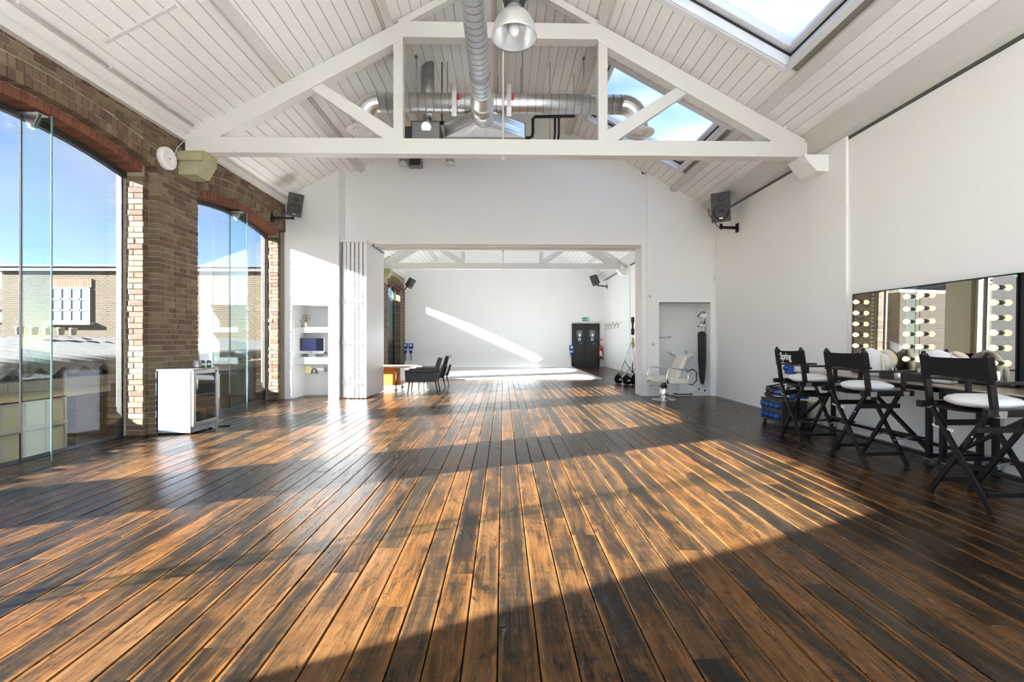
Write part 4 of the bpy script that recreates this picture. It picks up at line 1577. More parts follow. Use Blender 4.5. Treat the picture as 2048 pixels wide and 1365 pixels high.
speaker('black wall loudspeaker above the second brick arch, in the corner by the partition', (-4.24, 9.45, 4.03), (.42, -.80, -.38), .10, 1.0, (XL, 9.35, 3.72))
speaker('black wall loudspeaker high on the white right wall above the washing niche', (4.44, 9.3, 3.95), (-.42, -.90, -.10), -.03, 1.26, (XR, 9.32, 3.56))
speaker('small black loudspeaker on the far brick wall above the sockets, tilted steeply', (-4.22, 21.0, 3.86), (.72, -.45, -.50), .22, 1.0, (XL, 20.9, 3.55) if False else (XL, 21.66, 3.56))
speaker('small black loudspeaker high above the far double door, tilted', (4.22, 21.0, 4.02), (-.62, -.60, -.42), -.12, 1.05, (XR, 21.1, 3.72))

# white alarm disc on the pier
dy, dz = 6.42, 3.765
ad = thing('alarm_sounder', 'round white alarm disc on the brick pier beside the stone corbel', 'alarm', (XL, dy, dz))
m = MB()
m.lathe([(.150, .0), (.152, .05), (.140, .068), (.08, .070), (.075, .064), (.02, .066), (.0, .066)], (XL, dy, dz), 'x', 36)
m.build('dome', 'white_plastic', ad)
m = MB()
m.lathe([(.012, .0), (.012, .004), (.0, .005)], (XL + .067, dy, dz), 'x', 10)
m.build('led', 'grey_steel', ad)
m = MB()
m.tube([(XL + .03, dy + .13, dz + .07), (XL + .04, 6.60, 3.99), (XL + .05, 6.74, 4.15)], .005, 6)
m.build('cable', 'white_plastic', ad)

# ---------------------------------------------------------------- director's chairs
def chair_proto():
    o = local('director_chair', '', 'chair')
    hw = 0.255
    def part(nm, m, mat='black_paint', par=None):
        return m.build(nm, mat, par or o)
    xb, xf_ = -0.19, 0.20
    for (xx, up) in ((xb, .715), (xf_, .715)):
        for sd in (-1, 1):
            m = MB()
            dx = .018 * sd * (1 if xx < 0 else -1)
            m.bar((xx + dx, sd * hw, .016), (xx + dx, -sd * .20, up), .036, .022, (1, 0, 0))
            m.bar((xx + dx, sd * (hw + .005), .0), (xx + dx, sd * (hw - .012), .03), .040, .026, (1, 0, 0))
            leg = part('leg', m)
            m = MB()
            m.lathe([(.0, .0), (.011, .002), (.011, .006), (.0, .008)], (xx + dx + (.012 if xx < 0 else .012), 0.018 * sd, .385), 'x', 8, -1)
            m.lathe([(.0, .0), (.008, .002), (.008, .006), (.0, .008)], (xx + dx - .012, 0.10 * sd - .03, .54), 'x', 8, -1)
            m.build('bolt', 'chrome', leg)
    for sd in (-1, 1):
        m = MB()
        m.bar((xb, sd * (hw - .055), .125), (xf_, sd * (hw - .055), .125), .022, .034)
        part('stretcher', m)
        m = MB()
        m.bbox(xb - .03, xf_ + .03, sd * .155 - .011, sd * .155 + .011, .575, .622, r=.004)
        part('upper_stretcher', m)
        m = MB()
        m.bbox(xb - .075, xf_ + .065, sd * .262 - .024, sd * .262 + .024, .712, .768, r=.006)
        m.tube([(xb - .08, sd * .262, .742), (xf_ + .07, sd * .262, .742)], .012, 8)
        rail = part('side_rail', m)
        m = MB()
        for xx in (xb + .03, xf_ - .02):
            m.box(xx - .032, xx + .032, sd * .262 - .027, sd * .262 + .027, .726, .757)
            m.box(xx - .026, xx + .026, sd * .262 - .03, sd * .262 + .03, .706, .728)
        m.build('metal_bracket', 'brushed_steel', rail)
        # back post, raked a little
        m = MB()
        m.bar((xb + .015, sd * .247, .73), (xb - .042, sd * .247, 1.155), .026, .046, (1, 0, 0))
        m.ball((xb - .044, sd * .247, 1.163), (.017, .017, .017), 10, 6)
        part('back_post', m)
        m = MB()
        m.bar((xf_ - .03, sd * .262, .75), (xf_ - .03, sd * .262, .948), .026, .036, (1, 0, 0))
        part('arm_post', m)
        m = MB()
        m.bbox(xb - .035, xf_ + .085, sd * .262 - .028, sd * .262 + .028, .944, .966, r=.007)
        part('armrest', m)
    m = MB()
    m.bar((xb - .012, -.25, .955), (xb - .012, .25, .955), .018, .014)
    part('back_rod', m)
    # slung canvas seat
    m = MB()
    n_ = 10
    for k in range(n_):
        a_, e_ = -.245 + .49 * k / n_, -.245 + .49 * (k + 1) / n_
        za, ze = .742 - .02 * (1 - (a_ / .245) ** 2), .742 - .02 * (1 - (e_ / .245) ** 2)
        m.add([(xb - .03, a_, za), (xf_ + .03, a_, za), (xf_ + .03, e_, ze), (xb - .03, e_, ze), (xb - .03, a_, za - .006), (xf_ + .03, a_, za - .006), (xf_ + .03, e_, ze - .006), (xb - .03, e_, ze - .006)],
              [(0, 1, 2, 3), (7, 6, 5, 4), (0, 4, 5, 1), (2, 6, 7, 3), (1, 5, 6, 2), (0, 3, 7, 4)])
    part('seat', m, 'black_canvas')
    # canvas back wrapped round the posts
    m = MB()
    n_ = 14
    pts = []
    for k in range(n_ + 1):
        y_ = -.265 + .53 * k / n_
        b_ = .020 * (1 - (y_ / .265) ** 2)
        pts.append((y_, b_))
    for (z0, z1) in ((.975, 1.14),):
        for k in range(n_):
            (ya, ba), (yb, bb) = pts[k], pts[k + 1]
            x0, x1 = xb - .018 - .026, xb - .040 - .026
            sg = lambda z: .006 * 0
            q = [(x0 - ba, ya, z0 + .008 * (1 - (ya / .265) ** 2)), (x0 - bb, yb, z0 + .008 * (1 - (yb / .265) ** 2)), (x1 - bb, yb, z1 - .010 * (1 - (yb / .265) ** 2)), (x1 - ba, ya, z1 - .010 * (1 - (ya / .265) ** 2))]
            q2 = [(p[0] + .006, p[1], p[2]) for p in q]
            m.add(q + q2, [(0, 1, 2, 3), (7, 6, 5, 4), (0, 4, 5, 1), (2, 6, 7, 3)] + ([(0, 3, 7, 4)] if k == 0 else []) + ([(1, 5, 6, 2)] if k == n_ - 1 else []))
    for sd in (-1, 1):
        m.tube([(xb - .012, sd * .248, .975), (xb - .036, sd * .248, 1.138)], .032, 12)
    part('backrest', m, 'black_canvas')
    # footrest at the front
    m = MB()
    m.bar((xf_ + .20, -.24, .285), (xf_ + .20, .24, .285), .05, .020)
    fr_ = part('footrest', m)
    for sd in (-1, 1):
        m = MB()
        m.bar((xf_ + .0, sd * .13, .245), (xf_ + .20, sd * .13, .275), .018, .008)
        m.build('footrest_arm', 'brushed_steel', fr_)
    m = MB()
    m.bar((xb - .014, .20, .575), (xb - .014, .03, .555), .004, .016, (0, 0, 1))
    part('white_strap', m, 'white_plastic')
    return o


chairs = []
proto = chair_proto()
spots = [(3.735, 3.515, 0.02, 'director chair nearest the camera, wide black canvas back, in front of the second mirror'),
         (3.79, 4.74, 0.04, 'middle director chair with plain black back at the makeup table'),
         (3.80, 5.68, -0.02, 'director chair farthest along the makeup table, white lettering on its black back')]
for i, (x_, y_, rz, lab) in enumerate(spots):
    c = proto if i == 0 else copy_tree(proto)
    c.location = (x_, y_, 0)
    c.rotation_euler = (0, 0, rz)
    c['label'], c['category'], c['group'] = lab, 'chair', 'director chairs at the makeup table'
    chairs.append(c)
fc = bpy.data.curves.new('lettering', 'FONT')
fc.body = 'Spring'
fc.size = .108
fc.align_x = 'CENTER'
fc.align_y = 'CENTER'
fc.extrude = .0006
fc.offset = .0022
fc.space_character = .86
fc.materials.append(M['sign_white'])
ft = bpy.data.objects.new('lettering_curve', fc)
COL.objects.link(ft)
bpy.context.view_layer.update()
fm = bpy.data.meshes.new_from_object(ft.evaluated_get(bpy.context.evaluated_depsgraph_get()))
bpy.data.objects.remove(ft)
fo = bpy.data.objects.new('lettering', fm)
fm.materials.clear()
fm.materials.append(M['sign_white'])
COL.objects.link(fo)
back = [k for k in chairs[2].children if k.name.startswith('backrest')][0]
fo.parent = back
fo.rotation_euler = (math.radians(90 + 7.5), 0, math.radians(-90))
fo.location = (-.2705, -.002, 1.060)
fo.scale = (1.0, 1.15, 1)
cushions = ['white folded towel on the seat of the nearest director chair', 'white folded towel on the seat of the middle director chair', 'white folded towel on the seat of the farthest director chair']
for i, (x_, y_, rz, lab) in enumerate(spots):
    m = MB()
    def fn(d, i=i):
        return 1 + .05 * math.sin(5 * d.x + i) * math.cos(4 * d.y + 2 * i)
    m.ball((0, 0, 0), (.20, .205, .046), 22, 12, lambda d: fn(d) * (1 / max(abs(d.x), abs(d.y), .72) if abs(d.z) < .99 else 1) ** .5)
    m.ball((.10, .03, .012), (.12, .15, .040), 18, 8, fn)
    o = m.build('towel', 'towel_white')
    o.location = (x_ + .015, y_, .792)
    o.rotation_euler = (0, 0, rz)
    tag(o, cushions[i], 'towel', 'towels on the director chairs')

# ---------------------------------------------------------------- makeup table and mirrors
def makeup_table(y0, y1, label):
    o = thing('makeup_table', label, 'table', (4.48, (y0 + y1) / 2, 0), 0, 'makeup tables')
    xa, xb, zt = 4.19, 4.755, .825
    boxpart('table_top', 'table_steel', o, xa, xb, y0, y1, zt - .018, zt, r=.003)
    m = MB()
    for (p, q) in (((xa + .02, y0), (xa + .02, y1)), ((xb - .02, y0), (xb - .02, y1))):
        m.bar((p[0], p[1], zt - .041), (q[0], q[1], zt - .041), .04, .045)
    for yy in (y0 + .02, y1 - .02, (y0 + y1) / 2):
        m.bar((xa, yy, zt - .041), (xb, yy, zt - .041), .04, .045)
    m.build('top_frame', 'black_frame', o)
    for xx in (xa + .025, xb - .025):
        for yy in (y0 + .06, y1 - .06):
            m = MB()
            m.bar((xx, yy, .10), (xx, yy, zt - .063), .042, .042, (1, 0, 0))
            lg = m.build('leg', 'black_frame', o)
            m = MB()
            m.lathe([(.0, -.03), (.034, -.03), (.036, .0), (.034, .03), (.0, .03)], (xx, yy, .038), 'y', 14)
            m.build('castor_wheel', 'black_rubber', lg)
            m = MB()
            m.box(xx - .03, xx + .03, yy - .03, yy + .03, .088, .102)
            m.box(xx - .02, xx + .02, yy - .036, yy - .032, .03, .09)
            m.box(xx - .02, xx + .02, yy + .032, yy + .036, .03, .09)
            m.build('castor_fork', 'chrome', lg)
    ym = (y0 + y1) / 2
    for xx in (xa + .025, xb - .025):
        m = MB()
        m.bar((xx, y0 + .06, .125), (xx, y1 - .06, .125), .034, .034)
        m.build('bottom_rail', 'black_frame', o)
    for xx in (xa + .05,):
        for sd in (-1, 1):
            m = MB()
            m.bar((xx, ym + sd * .16, zt - .066), (xx, ym + sd * (y1 - y0 - .16) / 2, .16), .026, .04, (1, 0, 0))
            m.build('brace', 'black_frame', o)
    for yy in (y0 + .06, y1 - .06):
        m = MB()
        m.bar((xa + .02, yy, .125), (xb - .02, yy, .125), .034, .034)
        m.build('end_rail', 'black_frame', o)
    m = MB()
    for yy in (y0 + .35, ym, y1 - .35):
        m.lathe([(.0, 0), (.008, .0), (.008, .004), (.0, .005)], (xa - .0005, yy, zt - .041), 'x', 8, -1)
    m.build('screw', 'chrome', o)
    return o


makeup_table(4.41, 6.56, 'long black framed makeup table under the mirror with all its bulbs in view')
makeup_table(2.20, 4.385, 'long black framed makeup table under the second mirror at the frame edge')

plain('pale_tab', (0.45, 0.72, 0.60), 0.5)
MT = math.radians(0.8)          # the mirrors lean back against the wall


def MP(y, t_, n=0.0):
    """point of the leaning mirror: t up its face, n out into the room"""
    return (4.70 + t_ * math.sin(MT) - n * math.cos(MT), y, .833 + t_ * math.cos(MT) + n * math.sin(MT))


def mslab(m, y0, y1, t0, t1, n0, n1):
    vs = [MP(y, t_, n) for n in (n0, n1) for (y, t_) in ((y0, t0), (y1, t0), (y1, t1), (y0, t1))]
    m.add(vs, [(0, 1, 2, 3), (4, 7, 6, 5), (0, 4, 5, 1), (1, 5, 6, 2), (2, 6, 7, 3), (3, 7, 4, 0)])


def mirror(y0, y1, label, cols):
    o = thing('makeup_mirror', label, 'mirror', (4.68, (y0 + y1) / 2, .828), 0, 'makeup mirrors')
    Ht = 1.05
    m = MB()
    mslab(m, y0 + .012, y1 - .012, .012, Ht - .012, -.004, .004)
    m.build('mirror_glass', 'mirror_glass', o)
    m = MB()
    mslab(m, y0, y1, 0, Ht, -.05, -.004)
    for (a_, e_, b_, c_) in ((y0, y0 + .014, 0, Ht), (y1 - .014, y1, 0, Ht), (y0, y1, 0, .014), (y0, y1, Ht - .010, Ht)):
        mslab(m, a_, e_, b_, c_, -.05, .012)
    m.build('frame', 'black_frame', o)
    m = MB()
    mslab(m, (y0 + y1) / 2 - .002, (y0 + y1) / 2 + .002, .014, Ht - .01, .0045, .006)
    m.build('joint', 'black_frame', o)
    for yc in cols:
        for k in range(6):
            t_ = .215 + k * .1435
            c_ = MP(yc, t_, .004)
            m = MB()
            ax = Vector((-math.cos(MT), 0, math.sin(MT)))
            Mx = Matrix.Translation(Vector(c_)) @ ax.to_track_quat('Z', 'Y').to_matrix().to_4x4()
            m.lathe([(.014, .028), (.020, .042), (.030, .062), (.030, .078), (.020, .094), (.0, .100)], (0, 0, 0), 'z', 14)
            bl = xf(m, Mx).build('bulb', 'bulb_glow', o)
            m = MB()
            m.lathe([(.022, .0), (.022, .008), (.016, .012), (.016, .030), (.0, .032)], (0, 0, 0), 'z', 12)
            xf(m, Mx).build('bulb_holder', 'black_plastic', bl)
    m = MB()
    mslab(m, y0 + .17, y0 + .262, .05, .138, .004, .03)
    sk = m.build('socket_plate', 'brushed_steel', o)
    m = MB()
    mslab(m, y0 + .232, y0 + .252, .108, .126, .03, .034)
    m.build('switch', 'sign_white', sk)
    m = MB()
    mslab(m, y0 + .206, y0 + .214, .092, .110, .03, .0315)
    mslab(m, y0 + .194, y0 + .204, .074, .080, .03, .0315)
    mslab(m, y0 + .216, y0 + .226, .074, .080, .03, .0315)
    m.build('socket_holes', 'black_plastic', sk)
    m = MB()
    mslab(m, y0 + .005, y0 + .035, Ht - .04, Ht - .016, .012, .014)
    m.build('green_tab', 'pale_tab', o)
    m = MB()
    mslab(m, y0 - .085, y0 - .004, -.0, Ht, -.05, -.004)
    m.build('side_post', 'black_frame', o)
    return o


mirror(4.11, 6.10, 'long mirror with four columns of glowing round bulbs above the makeup table', (4.26, 5.03, 5.20, 5.96))
mirror(1.98, 4.00, 'second bulb mirror, only its far edge showing beside the black post', (2.13, 2.88, 3.05, 3.80))

# white bags, tissue boxes and small things on the table
def bag(x, y, rz, label):
    o = local('cloth_bag', label, 'bag', (x, y, .827), rz, 'cloth bags on the makeup table')
    m = MB()
    def f1(d):
        return 1 + .07 * math.sin(4 * d.z + 3 * d.x) + .05 * math.sin(7 * d.y + 2 * d.z)
    m.ball((0, 0, .15), (.085, .155, .17), 26, 18, f1)
    m.v = [(p[0], p[1], max(p[2], 0.001)) for p in m.v]
    m.ball((-.02, .05, .235), (.075, .13, .11), 22, 14, f1)
    m.build('bag_body', 'towel_white', o)
    m = MB()
    pts = [(.02 + .02 * math.sin(a_), -.06 - .11 * math.sin(a_), .20 + .11 * math.cos(a_)) for a_ in [k / 14 * math.pi for k in range(15)]]
    m.tube(pts, [.02 + .016 * math.sin(k / 14 * math.pi) for k in range(15)], 10)
    m.tube([(.0, -.05, .30), (-.04, -.10, .24), (-.07, -.13, .14), (-.06, -.14, .02)], .022, 10)
    m.build('rope_handle', 'cotton_cream', o)
    m = MB()
    for k in range(3):
        m.bar((-.086, .03 + .022 * k, .215 + .012 * k), (-.083, .045 + .022 * k, .262 + .008 * k), .008, .003)
    m.build('printed_mark', 'grey_steel', o)
    return o


bag(4.52, 5.48, .25, 'lumpy white cloth bag with rope handle between the far and middle director chairs')
bag(4.48, 4.58, .15, 'lumpy white cloth bag with rope handle behind the nearest director chair')


def tissues(x, y, label):
    o = thing('tissue_box', label, 'tissue box', (x, y, .826), 0, 'tissue boxes')
    boxpart('box', 'black_plastic', o, x - .06, x + .06, y - .115, y + .115, .826, .912, r=.004)
    m = MB()
    for k in range(5):
        a_ = -.06 + .03 * k
        m.add([(x - .02, y + a_ - .025, .91), (x + .02, y + a_ + .02, .91), (x + .03 * math.sin(2.1 * k), y + a_ + .035 * math.cos(k), .965 + .02 * math.sin(3 * k)), (x - .02 + .01 * k, y + a_ - .02, .95)], [(0, 1, 2, 3)])
        m.add([(x - .017, y + a_ - .025, .91), (x + .023, y + a_ + .02, .91), (x + .003 + .03 * math.sin(2.1 * k), y + a_ + .035 * math.cos(k), .965 + .02 * math.sin(3 * k)), (x - .017 + .01 * k, y + a_ - .02, .95)], [(3, 2, 1, 0)])
    m.build('tissue', 'towel_white', o, fix=False)


tissues(4.44, 5.16, 'black tissue box with white tissue under the middle bulb columns')
tissues(4.44, 4.83, 'black tissue box with white tissue hidden partly by the nearest chair back')
m = MB()
m.lathe([(.0, 0), (.045, .0), (.045, .085), (.041, .085), (.041, .005), (.0, .005)], (4.38, 5.0, .8265), 'z', 20)
tag(m.build('metal_pot', 'brushed_steel'), 'small shiny metal pot beside the tissue boxes', 'pot')

# ---------------------------------------------------------------- power box and cables
o = thing('power_box', 'black power distribution box with blue sockets on the floor behind the far director chair', 'power box', (4.25, 6.74, 0))
bx0, bx1, by0, by1, bz0, bz1 = 4.06, 4.44, 6.62, 7.16, .05, .375
boxpart('case', 'black_plastic', o, bx0, bx1, by0, by1, bz0, bz1, r=.01)
m = MB()
for xx in (bx0 + .01, bx1 - .01):
    m.bar((xx, by0, bz0 + .01), (xx, by1, bz0 + .01), .022, .022)
    m.bar((xx, by0, bz1 - .01), (xx, by1, bz1 - .01), .022, .022)
m.build('edge_trim', 'dark_steel', o)
m = MB()
for j in range(3):
    m.bbox(bx0 + .10, bx0 + .26, by0 - .012, by0 + .002, bz0 + .07 + .08 * j, bz0 + .12 + .08 * j, r=.004)
m.build('handle_slots', 'black_rubber', o)
boxpart('rating_plate', 'brushed_steel', o, bx0 + .06, bx1 - .03, by0 - .004, by0 + .001, bz0 + .012, bz0 + .03)
for j in range(4):
    for k in range(2):
        yy, zz = by0 + .08 + .125 * j, bz0 + .085 + .15 * k
        m = MB()
        m.lathe([(.0, .05), (.03, .05), (.04, .04), (.042, .0)], (bx0, yy, zz), 'x', 14, -1)
        m.box(bx0 - .045, bx0, yy - .03, yy + .03, zz + .03, zz + .046)
        m.build('blue_socket', 'blue_plastic', o)
for (xx, yy) in ((bx0 + .04, by0 + .04), (bx1 - .04, by0 + .04), (bx0 + .04, by1 - .04), (bx1 - .04, by1 - .04)):
    m = MB()
    m.lathe([(.0, -.016), (.025, -.016), (.025, .016), (.0, .016)], (xx, yy, .025), 'y', 12)
    m.box(xx - .02, xx + .02, yy - .02, yy + .02, .04, .055)
    m.build('castor', 'dark_steel', o)
o = thing('cable_coil', 'coiled black cable with blue plugs lying on the power box', 'cable', (4.2, 6.9, .38))
m = MB()
rc = random.Random(5)
for k in range(7):
    R0, R1 = .20 + rc.uniform(-.03, .03), .25 + rc.uniform(-.03, .03)
    ph, tx = rc.uniform(0, 6), rc.uniform(-.06, .16)
    m.tube([(4.24 + R0 * math.cos(t_ + ph), 6.90 + R1 * math.sin(t_ + ph), .405 + .020 * k + tx * (math.cos(t_ + ph) + 1) * .3 + .012 * math.sin(3 * t_)) for t_ in [q / 24 * math.tau for q in range(25)]], .0125, 8)
m.build('coil', 'black_rubber', o)
for k, (p, q) in enumerate((((4.02, 6.74, .49), (4.16, 6.70, .50)), ((4.33, 6.66, .43), (4.44, 6.62, .45)), ((4.18, 6.66, .42), (4.27, 6.64, .44)))):
    m = MB()
    p, q = Vector(p), Vector(q)
    m.tube([p, p + (q - p) * .15, p + (q - p) * .5, p + (q - p) * .55, q], [.018, .028, .03, .042, .042], 14)
    m.build('blue_plug', 'blue_plastic', o)
m = MB()
m.tube([(4.10, 6.62, .43), (4.15, 6.66, .62), (4.28, 6.85, .64), (4.42, 7.0, .45)], .009, 8)
m.build('strap', 'alu_silver', o)
m = MB()
m.bbox(4.58, 4.76, 6.75, 7.1, 0.0, .34, r=.02)
tag(m.build('cardboard_box', 'cotton_cream'), 'beige box on the floor between the power box and the white wall', 'box')

o = thing('wall_socket', 'blue power socket box on the right wall above the cable coil', 'socket', (XR, 7.55, .75))
boxpart('box', 'blue_plastic', o, XR - .09, XR, 7.49, 7.62, .70, .92, r=.012)
boxpart('white_cap', 'white_plastic', o, XR - .07, XR, 7.50, 7.61, .60, .70, r=.012)
m = MB()
m.lathe([(.0, .04), (.035, .04), (.045, .0)], (XR - .09, 7.555, .80), 'x', 14, -1)
m.build('outlet', 'blue_plastic', o)

# ---------------------------------------------------------------- drinks cooler
o = thing('drinks_cooler', 'white glass door drinks cooler standing against the brick pier', 'fridge', (-4.4, 6.5, 0))
fx0, fx1, fy0, fy1, fz0, fz1 = -4.64, -4.18, 6.24, 6.79, .02, .86
m = MB()
m.bbox(fx0, fx1, fy0, fy0 + .03, fz0, fz1, r=.006)
m.bbox(fx0, fx1, fy1 - .03, fy1, fz0, fz1, r=.006)
m.box(fx0, fx0 + .03, fy0, fy1, fz0, fz1)
m.box(fx0, fx1, fy0 + .004, fy1 - .004, fz0, fz0 + .09)
m.build('cabinet', 'white_gloss', o)
boxpart('top_panel', 'grey_steel', o, fx0, fx1 + .03, fy0, fy1, fz1 - .002, fz1 + .014, r=.004)
m = MB()
m.box(fx0 + .03, fx0 + .036, fy0 + .03, fy1 - .03, fz0 + .09, fz1)
m.box(fx0 + .03, fx1 - .004, fy0 + .03, fy0 + .034, fz0 + .09, fz1)
m.box(fx0 + .03, fx1 - .004, fy1 - .034, fy1 - .03, fz0 + .09, fz1)
m.box(fx0 + .03, fx1, fy0 + .03, fy1 - .03, fz1 - .03, fz1)
m.build('lining', 'fridge_inside', o)
for zz in (.30, .50):
    m = MB()
    for k in range(9):
        yy = fy0 + .05 + (fy1 - fy0 - .10) * k / 8
        m.tube([(fx0 + .05, yy, zz), (fx1 - .02, yy, zz)], .004, 6)
    m.build('wire_shelf', 'chrome', o)
dm = MB()
dx0, dx1 = fx1 + .004, fx1 + .040
dm.bbox(dx0, dx1, fy0 + .004, fy0 + .05, fz0 + .08, fz1 - .004, r=.004)
dm.bbox(dx0, dx1, fy1 - .05, fy1 - .004, fz0 + .08, fz1 - .004, r=.004)
dm.bbox(dx0, dx1, fy0 + .05, fy1 - .05, fz1 - .06, fz1 - .004, r=.004)
dm.bbox(dx0, dx1, fy0 + .05, fy1 - .05, fz0 + .08, fz0 + .13, r=.004)
door = dm.build('door', 'brushed_steel', o)
boxpart('door_glass', 'cooler_glass', door, dx0 + .012, dx0 + .020, fy0 + .05, fy1 - .05, fz0 + .13, fz1 - .06)
boxpart('header_panel', 'white_gloss', door, dx0 + .004, dx0 + .010, fy0 + .05, fy1 - .05, fz1 - .19, fz1 - .075)
m = MB()
m.tube([(dx1, fy0 + .028, .60), (dx1 + .03, fy0 + .028, .61), (dx1 + .03, fy0 + .028, .74), (dx1, fy0 + .028, .75)], .010, 8)
m.build('handle', 'brushed_steel', door)
boxpart('lock', 'dark_steel', door, dx1, dx1 + .006, fy1 - .09, fy1 - .055, fz1 - .05, fz1 - .025)
m = MB()
for (xx, yy) in ((fx0 + .05, fy0 + .05), (fx0 + .05, fy1 - .05), (fx1 - .05, fy0 + .05), (fx1 - .05, fy1 - .05)):
    m.lathe([(.022, .0), (.022, .022)], (xx, yy, 0), 'z', 10)
m.build('foot', 'black_rubber', o)
for k in range(6):
    yy = fy0 + .10 + .068 * k
    m = MB()
    m.lathe([(.0, 0), (.028, 0), (.03, .01), (.03, .10), (.013, .14), (.012, .17), (.0, .172)], (fx1 - .06, yy, fz0 + .0905), 'z', 12)
    tag(m.build('bottle', ('bottle_blue', 'bottle_brown', 'sticky_yellow')[(k * 2) % 3]), 'small %s bottle inside the drinks cooler, %s from its hinge side' % (('blue', 'brown', 'yellow')[(k * 2) % 3], ('first', 'second', 'third', 'fourth', 'fifth', 'sixth')[k]), 'bottle', 'bottles in the drinks cooler')
m = MB()
m.lathe([(.0, 0), (.05, 0), (.052, .01), (.052, .10), (.045, .108), (.0, .11)], (-4.30, 6.55, .8745), 'z', 18)
tag(m.build('round_tin', 'grey_steel'), 'grey round tin on top of the drinks cooler', 'tin')
for k in range(2):
    o2 = thing('spray_can', ('blue can with yellow band on the drinks cooler, nearer the grey tin', 'blue can with yellow band on the drinks cooler, nearer the window')[k], 'can', (-4.29 + .05 * k, 6.66 + .06 * k, .8745), 0, 'cans on the drinks cooler')
    m = MB()
    m.lathe([(.0, 0), (.03, 0), (.03, .085), (.02, .10), (.0, .10)], (-4.29 + .05 * k, 6.66 + .06 * k, .8745), 'z', 14)
    cb = m.build('can_body', 'blue_plastic', o2)
    m = MB()
    m.lathe([(.0305, .03), (.0305, .06)], (-4.29 + .05 * k, 6.66 + .06 * k, .8745), 'z', 14)
    m.build('label_band', 'yellow_plastic', cb)
m = MB()
m.tube([(-4.16, 6.80, .005), (-4.05, 6.86, .006), (-4.0, 6.84, .006), (-4.03, 6.80, .006), (-4.12, 6.80, .006)], .006, 6)
tag(m.build('power_lead', 'black_rubber'), 'black power lead trailing on the floor beside the drinks cooler', 'cord')

# ---------------------------------------------------------------- folding doors stacked at the left of the opening
o = thing('folding_doors', 'stack of tall white folding door panels at the left of the opening', 'folding door', (-3.3, 10.7, 0))
xa, xb = onY(684, 600, 9.96).x, onY(734, 600, 9.96).x
n_ = 6
for k in range(n_):
    a_, e_ = xa + (xb - xa) * k / n_, xa + (xb - xa) * (k + 1) / n_
    y_far = 11.40 if k > 0 else 11.30
    p_ = boxpart('door_panel', 'door_white', o, a_ + .014, e_ - .010, 9.96 + (.03 if k == 0 else 0), y_far, .018, HZ - .045, r=.004)
    m = MB()
    m.box(a_ + .004, a_ + .0135, 9.975, y_far - .02, .022, HZ - .05)
    m.build('edge_seal', 'grey_steel', p_)
    m = MB()
    for zz in (.35, 1.2, 2.1, 3.0):
        m.lathe([(.0, -.05), (.009, -.05), (.009, .05), (.0, .05)], (a_ + .005, 9.97, zz), 'z', 8)
    m.tube([((a_ + e_) / 2, 10.05, .0), ((a_ + e_) / 2, 10.05, .03)], .012, 8)
    m.build('hinge', 'brushed_steel', p_)
m = MB()
m.box(xa - .025, xa - .004, 10.05, 10.84, .0, HZ - .03)
m.build('door_post', 'door_white', o)
m = MB()
m.box(xa, xb + .02, YP, YB + .5, HZ - .035, HZ - .005)
m.build('top_track', 'grey_steel', o)
m = MB()
m.box(xa - .02, xb, 9.955, YP, HZ - .043, HZ + .01)
m.build('head_cover', 'door_white', o)

# ---------------------------------------------------------------- shelf niche
def nb(px, py, y_=10.5):
    return onY(px, py, y_)


for k, (zt, zb, lab) in enumerate(((655, 665.5, 'upper white floating shelf in the niche with vase and plant'), (716, 728.5, 'lower white floating shelf in the niche with the computer'))):
    za, zz = onY(620, zb, 10.03).z, onY(620, zt, 10.03).z
    m = MB()
    m.bbox(NL[0] + .002, NL[1] - .002, 10.03, YB - .221, za, zz, r=.004)
    sh = m.build('shelf', 'white_wall')
    tag(sh, lab, 'shelf', 'shelves in the niche')
    if k == 0:
        SH1 = zz
    else:
        SH2 = zz
o = local('computer', 'silver all in one computer with dark screen on the lower niche shelf', 'computer', ((nb(600, 690, 10.36).x + nb(646, 690, 10.36).x) / 2, 10.36, SH2), math.radians(8))
w_ = .27
m = MB()
m.bbox(-w_, w_, -.012, .012, .075, .43, r=.006)
m.build('housing', 'alu_silver', o)
boxpart('screen', 'screen_dark', o, -w_ + .004, w_ - .004, -.0145, -.012, .14, .426)
boxpart('screen_reflection_panel', 'screen_sky_reflection', o, -.18, .10, -.0155, -.0145, .15, .416)  # sky reflection painted on the screen as a flat blue panel
m = MB()
m.prism([(-.10, .0), (.10, .0), (.085, .006), (-.085, .006)], 'y', -.08, .09)
m.prism([(-.075, .005), (.075, .005), (.075, .16), (-.075, .16)], 'y', .03, .036)
m.build('stand', 'alu_silver', o)
m = MB()
m.lathe([(.0, .002), (.012, .002), (.012, .0)], (0, -.012, .107), 'y', 12, -1)
m.build('round_mark', 'black_plastic', o)
kx = nb(622, 712, 10.2).x
o = thing('keyboard', 'slim silver keyboard in front of the computer', 'keyboard', (kx, 10.16, SH2))
boxpart('base', 'alu_silver', o, kx - .15, kx + .13, 10.10, 10.21, SH2 + .001, SH2 + .010)
m = MB()
for a_ in range(12):
    for b_ in range(4):
        m.box(kx - .142 + .0222 * a_, kx - .124 + .0222 * a_, 10.106 + .025 * b_, 10.126 + .025 * b_, SH2 + .010, SH2 + .013)
kk = m.build('keys', 'sign_white', o)
kk['kind'] = 'stuff'
kx = nb(652, 712, 10.3).x
o = thing('desk_phone', 'small grey desk device at the right end of the lower niche shelf', 'phone', (kx, 10.3, SH2))
m = MB()
m.prism([(10.22, SH2 + .001), (10.40, SH2 + .001), (10.40, SH2 + .09), (10.24, SH2 + .03)], 'x', kx - .045, kx + .035)
m.build('body', 'grey_steel', o)
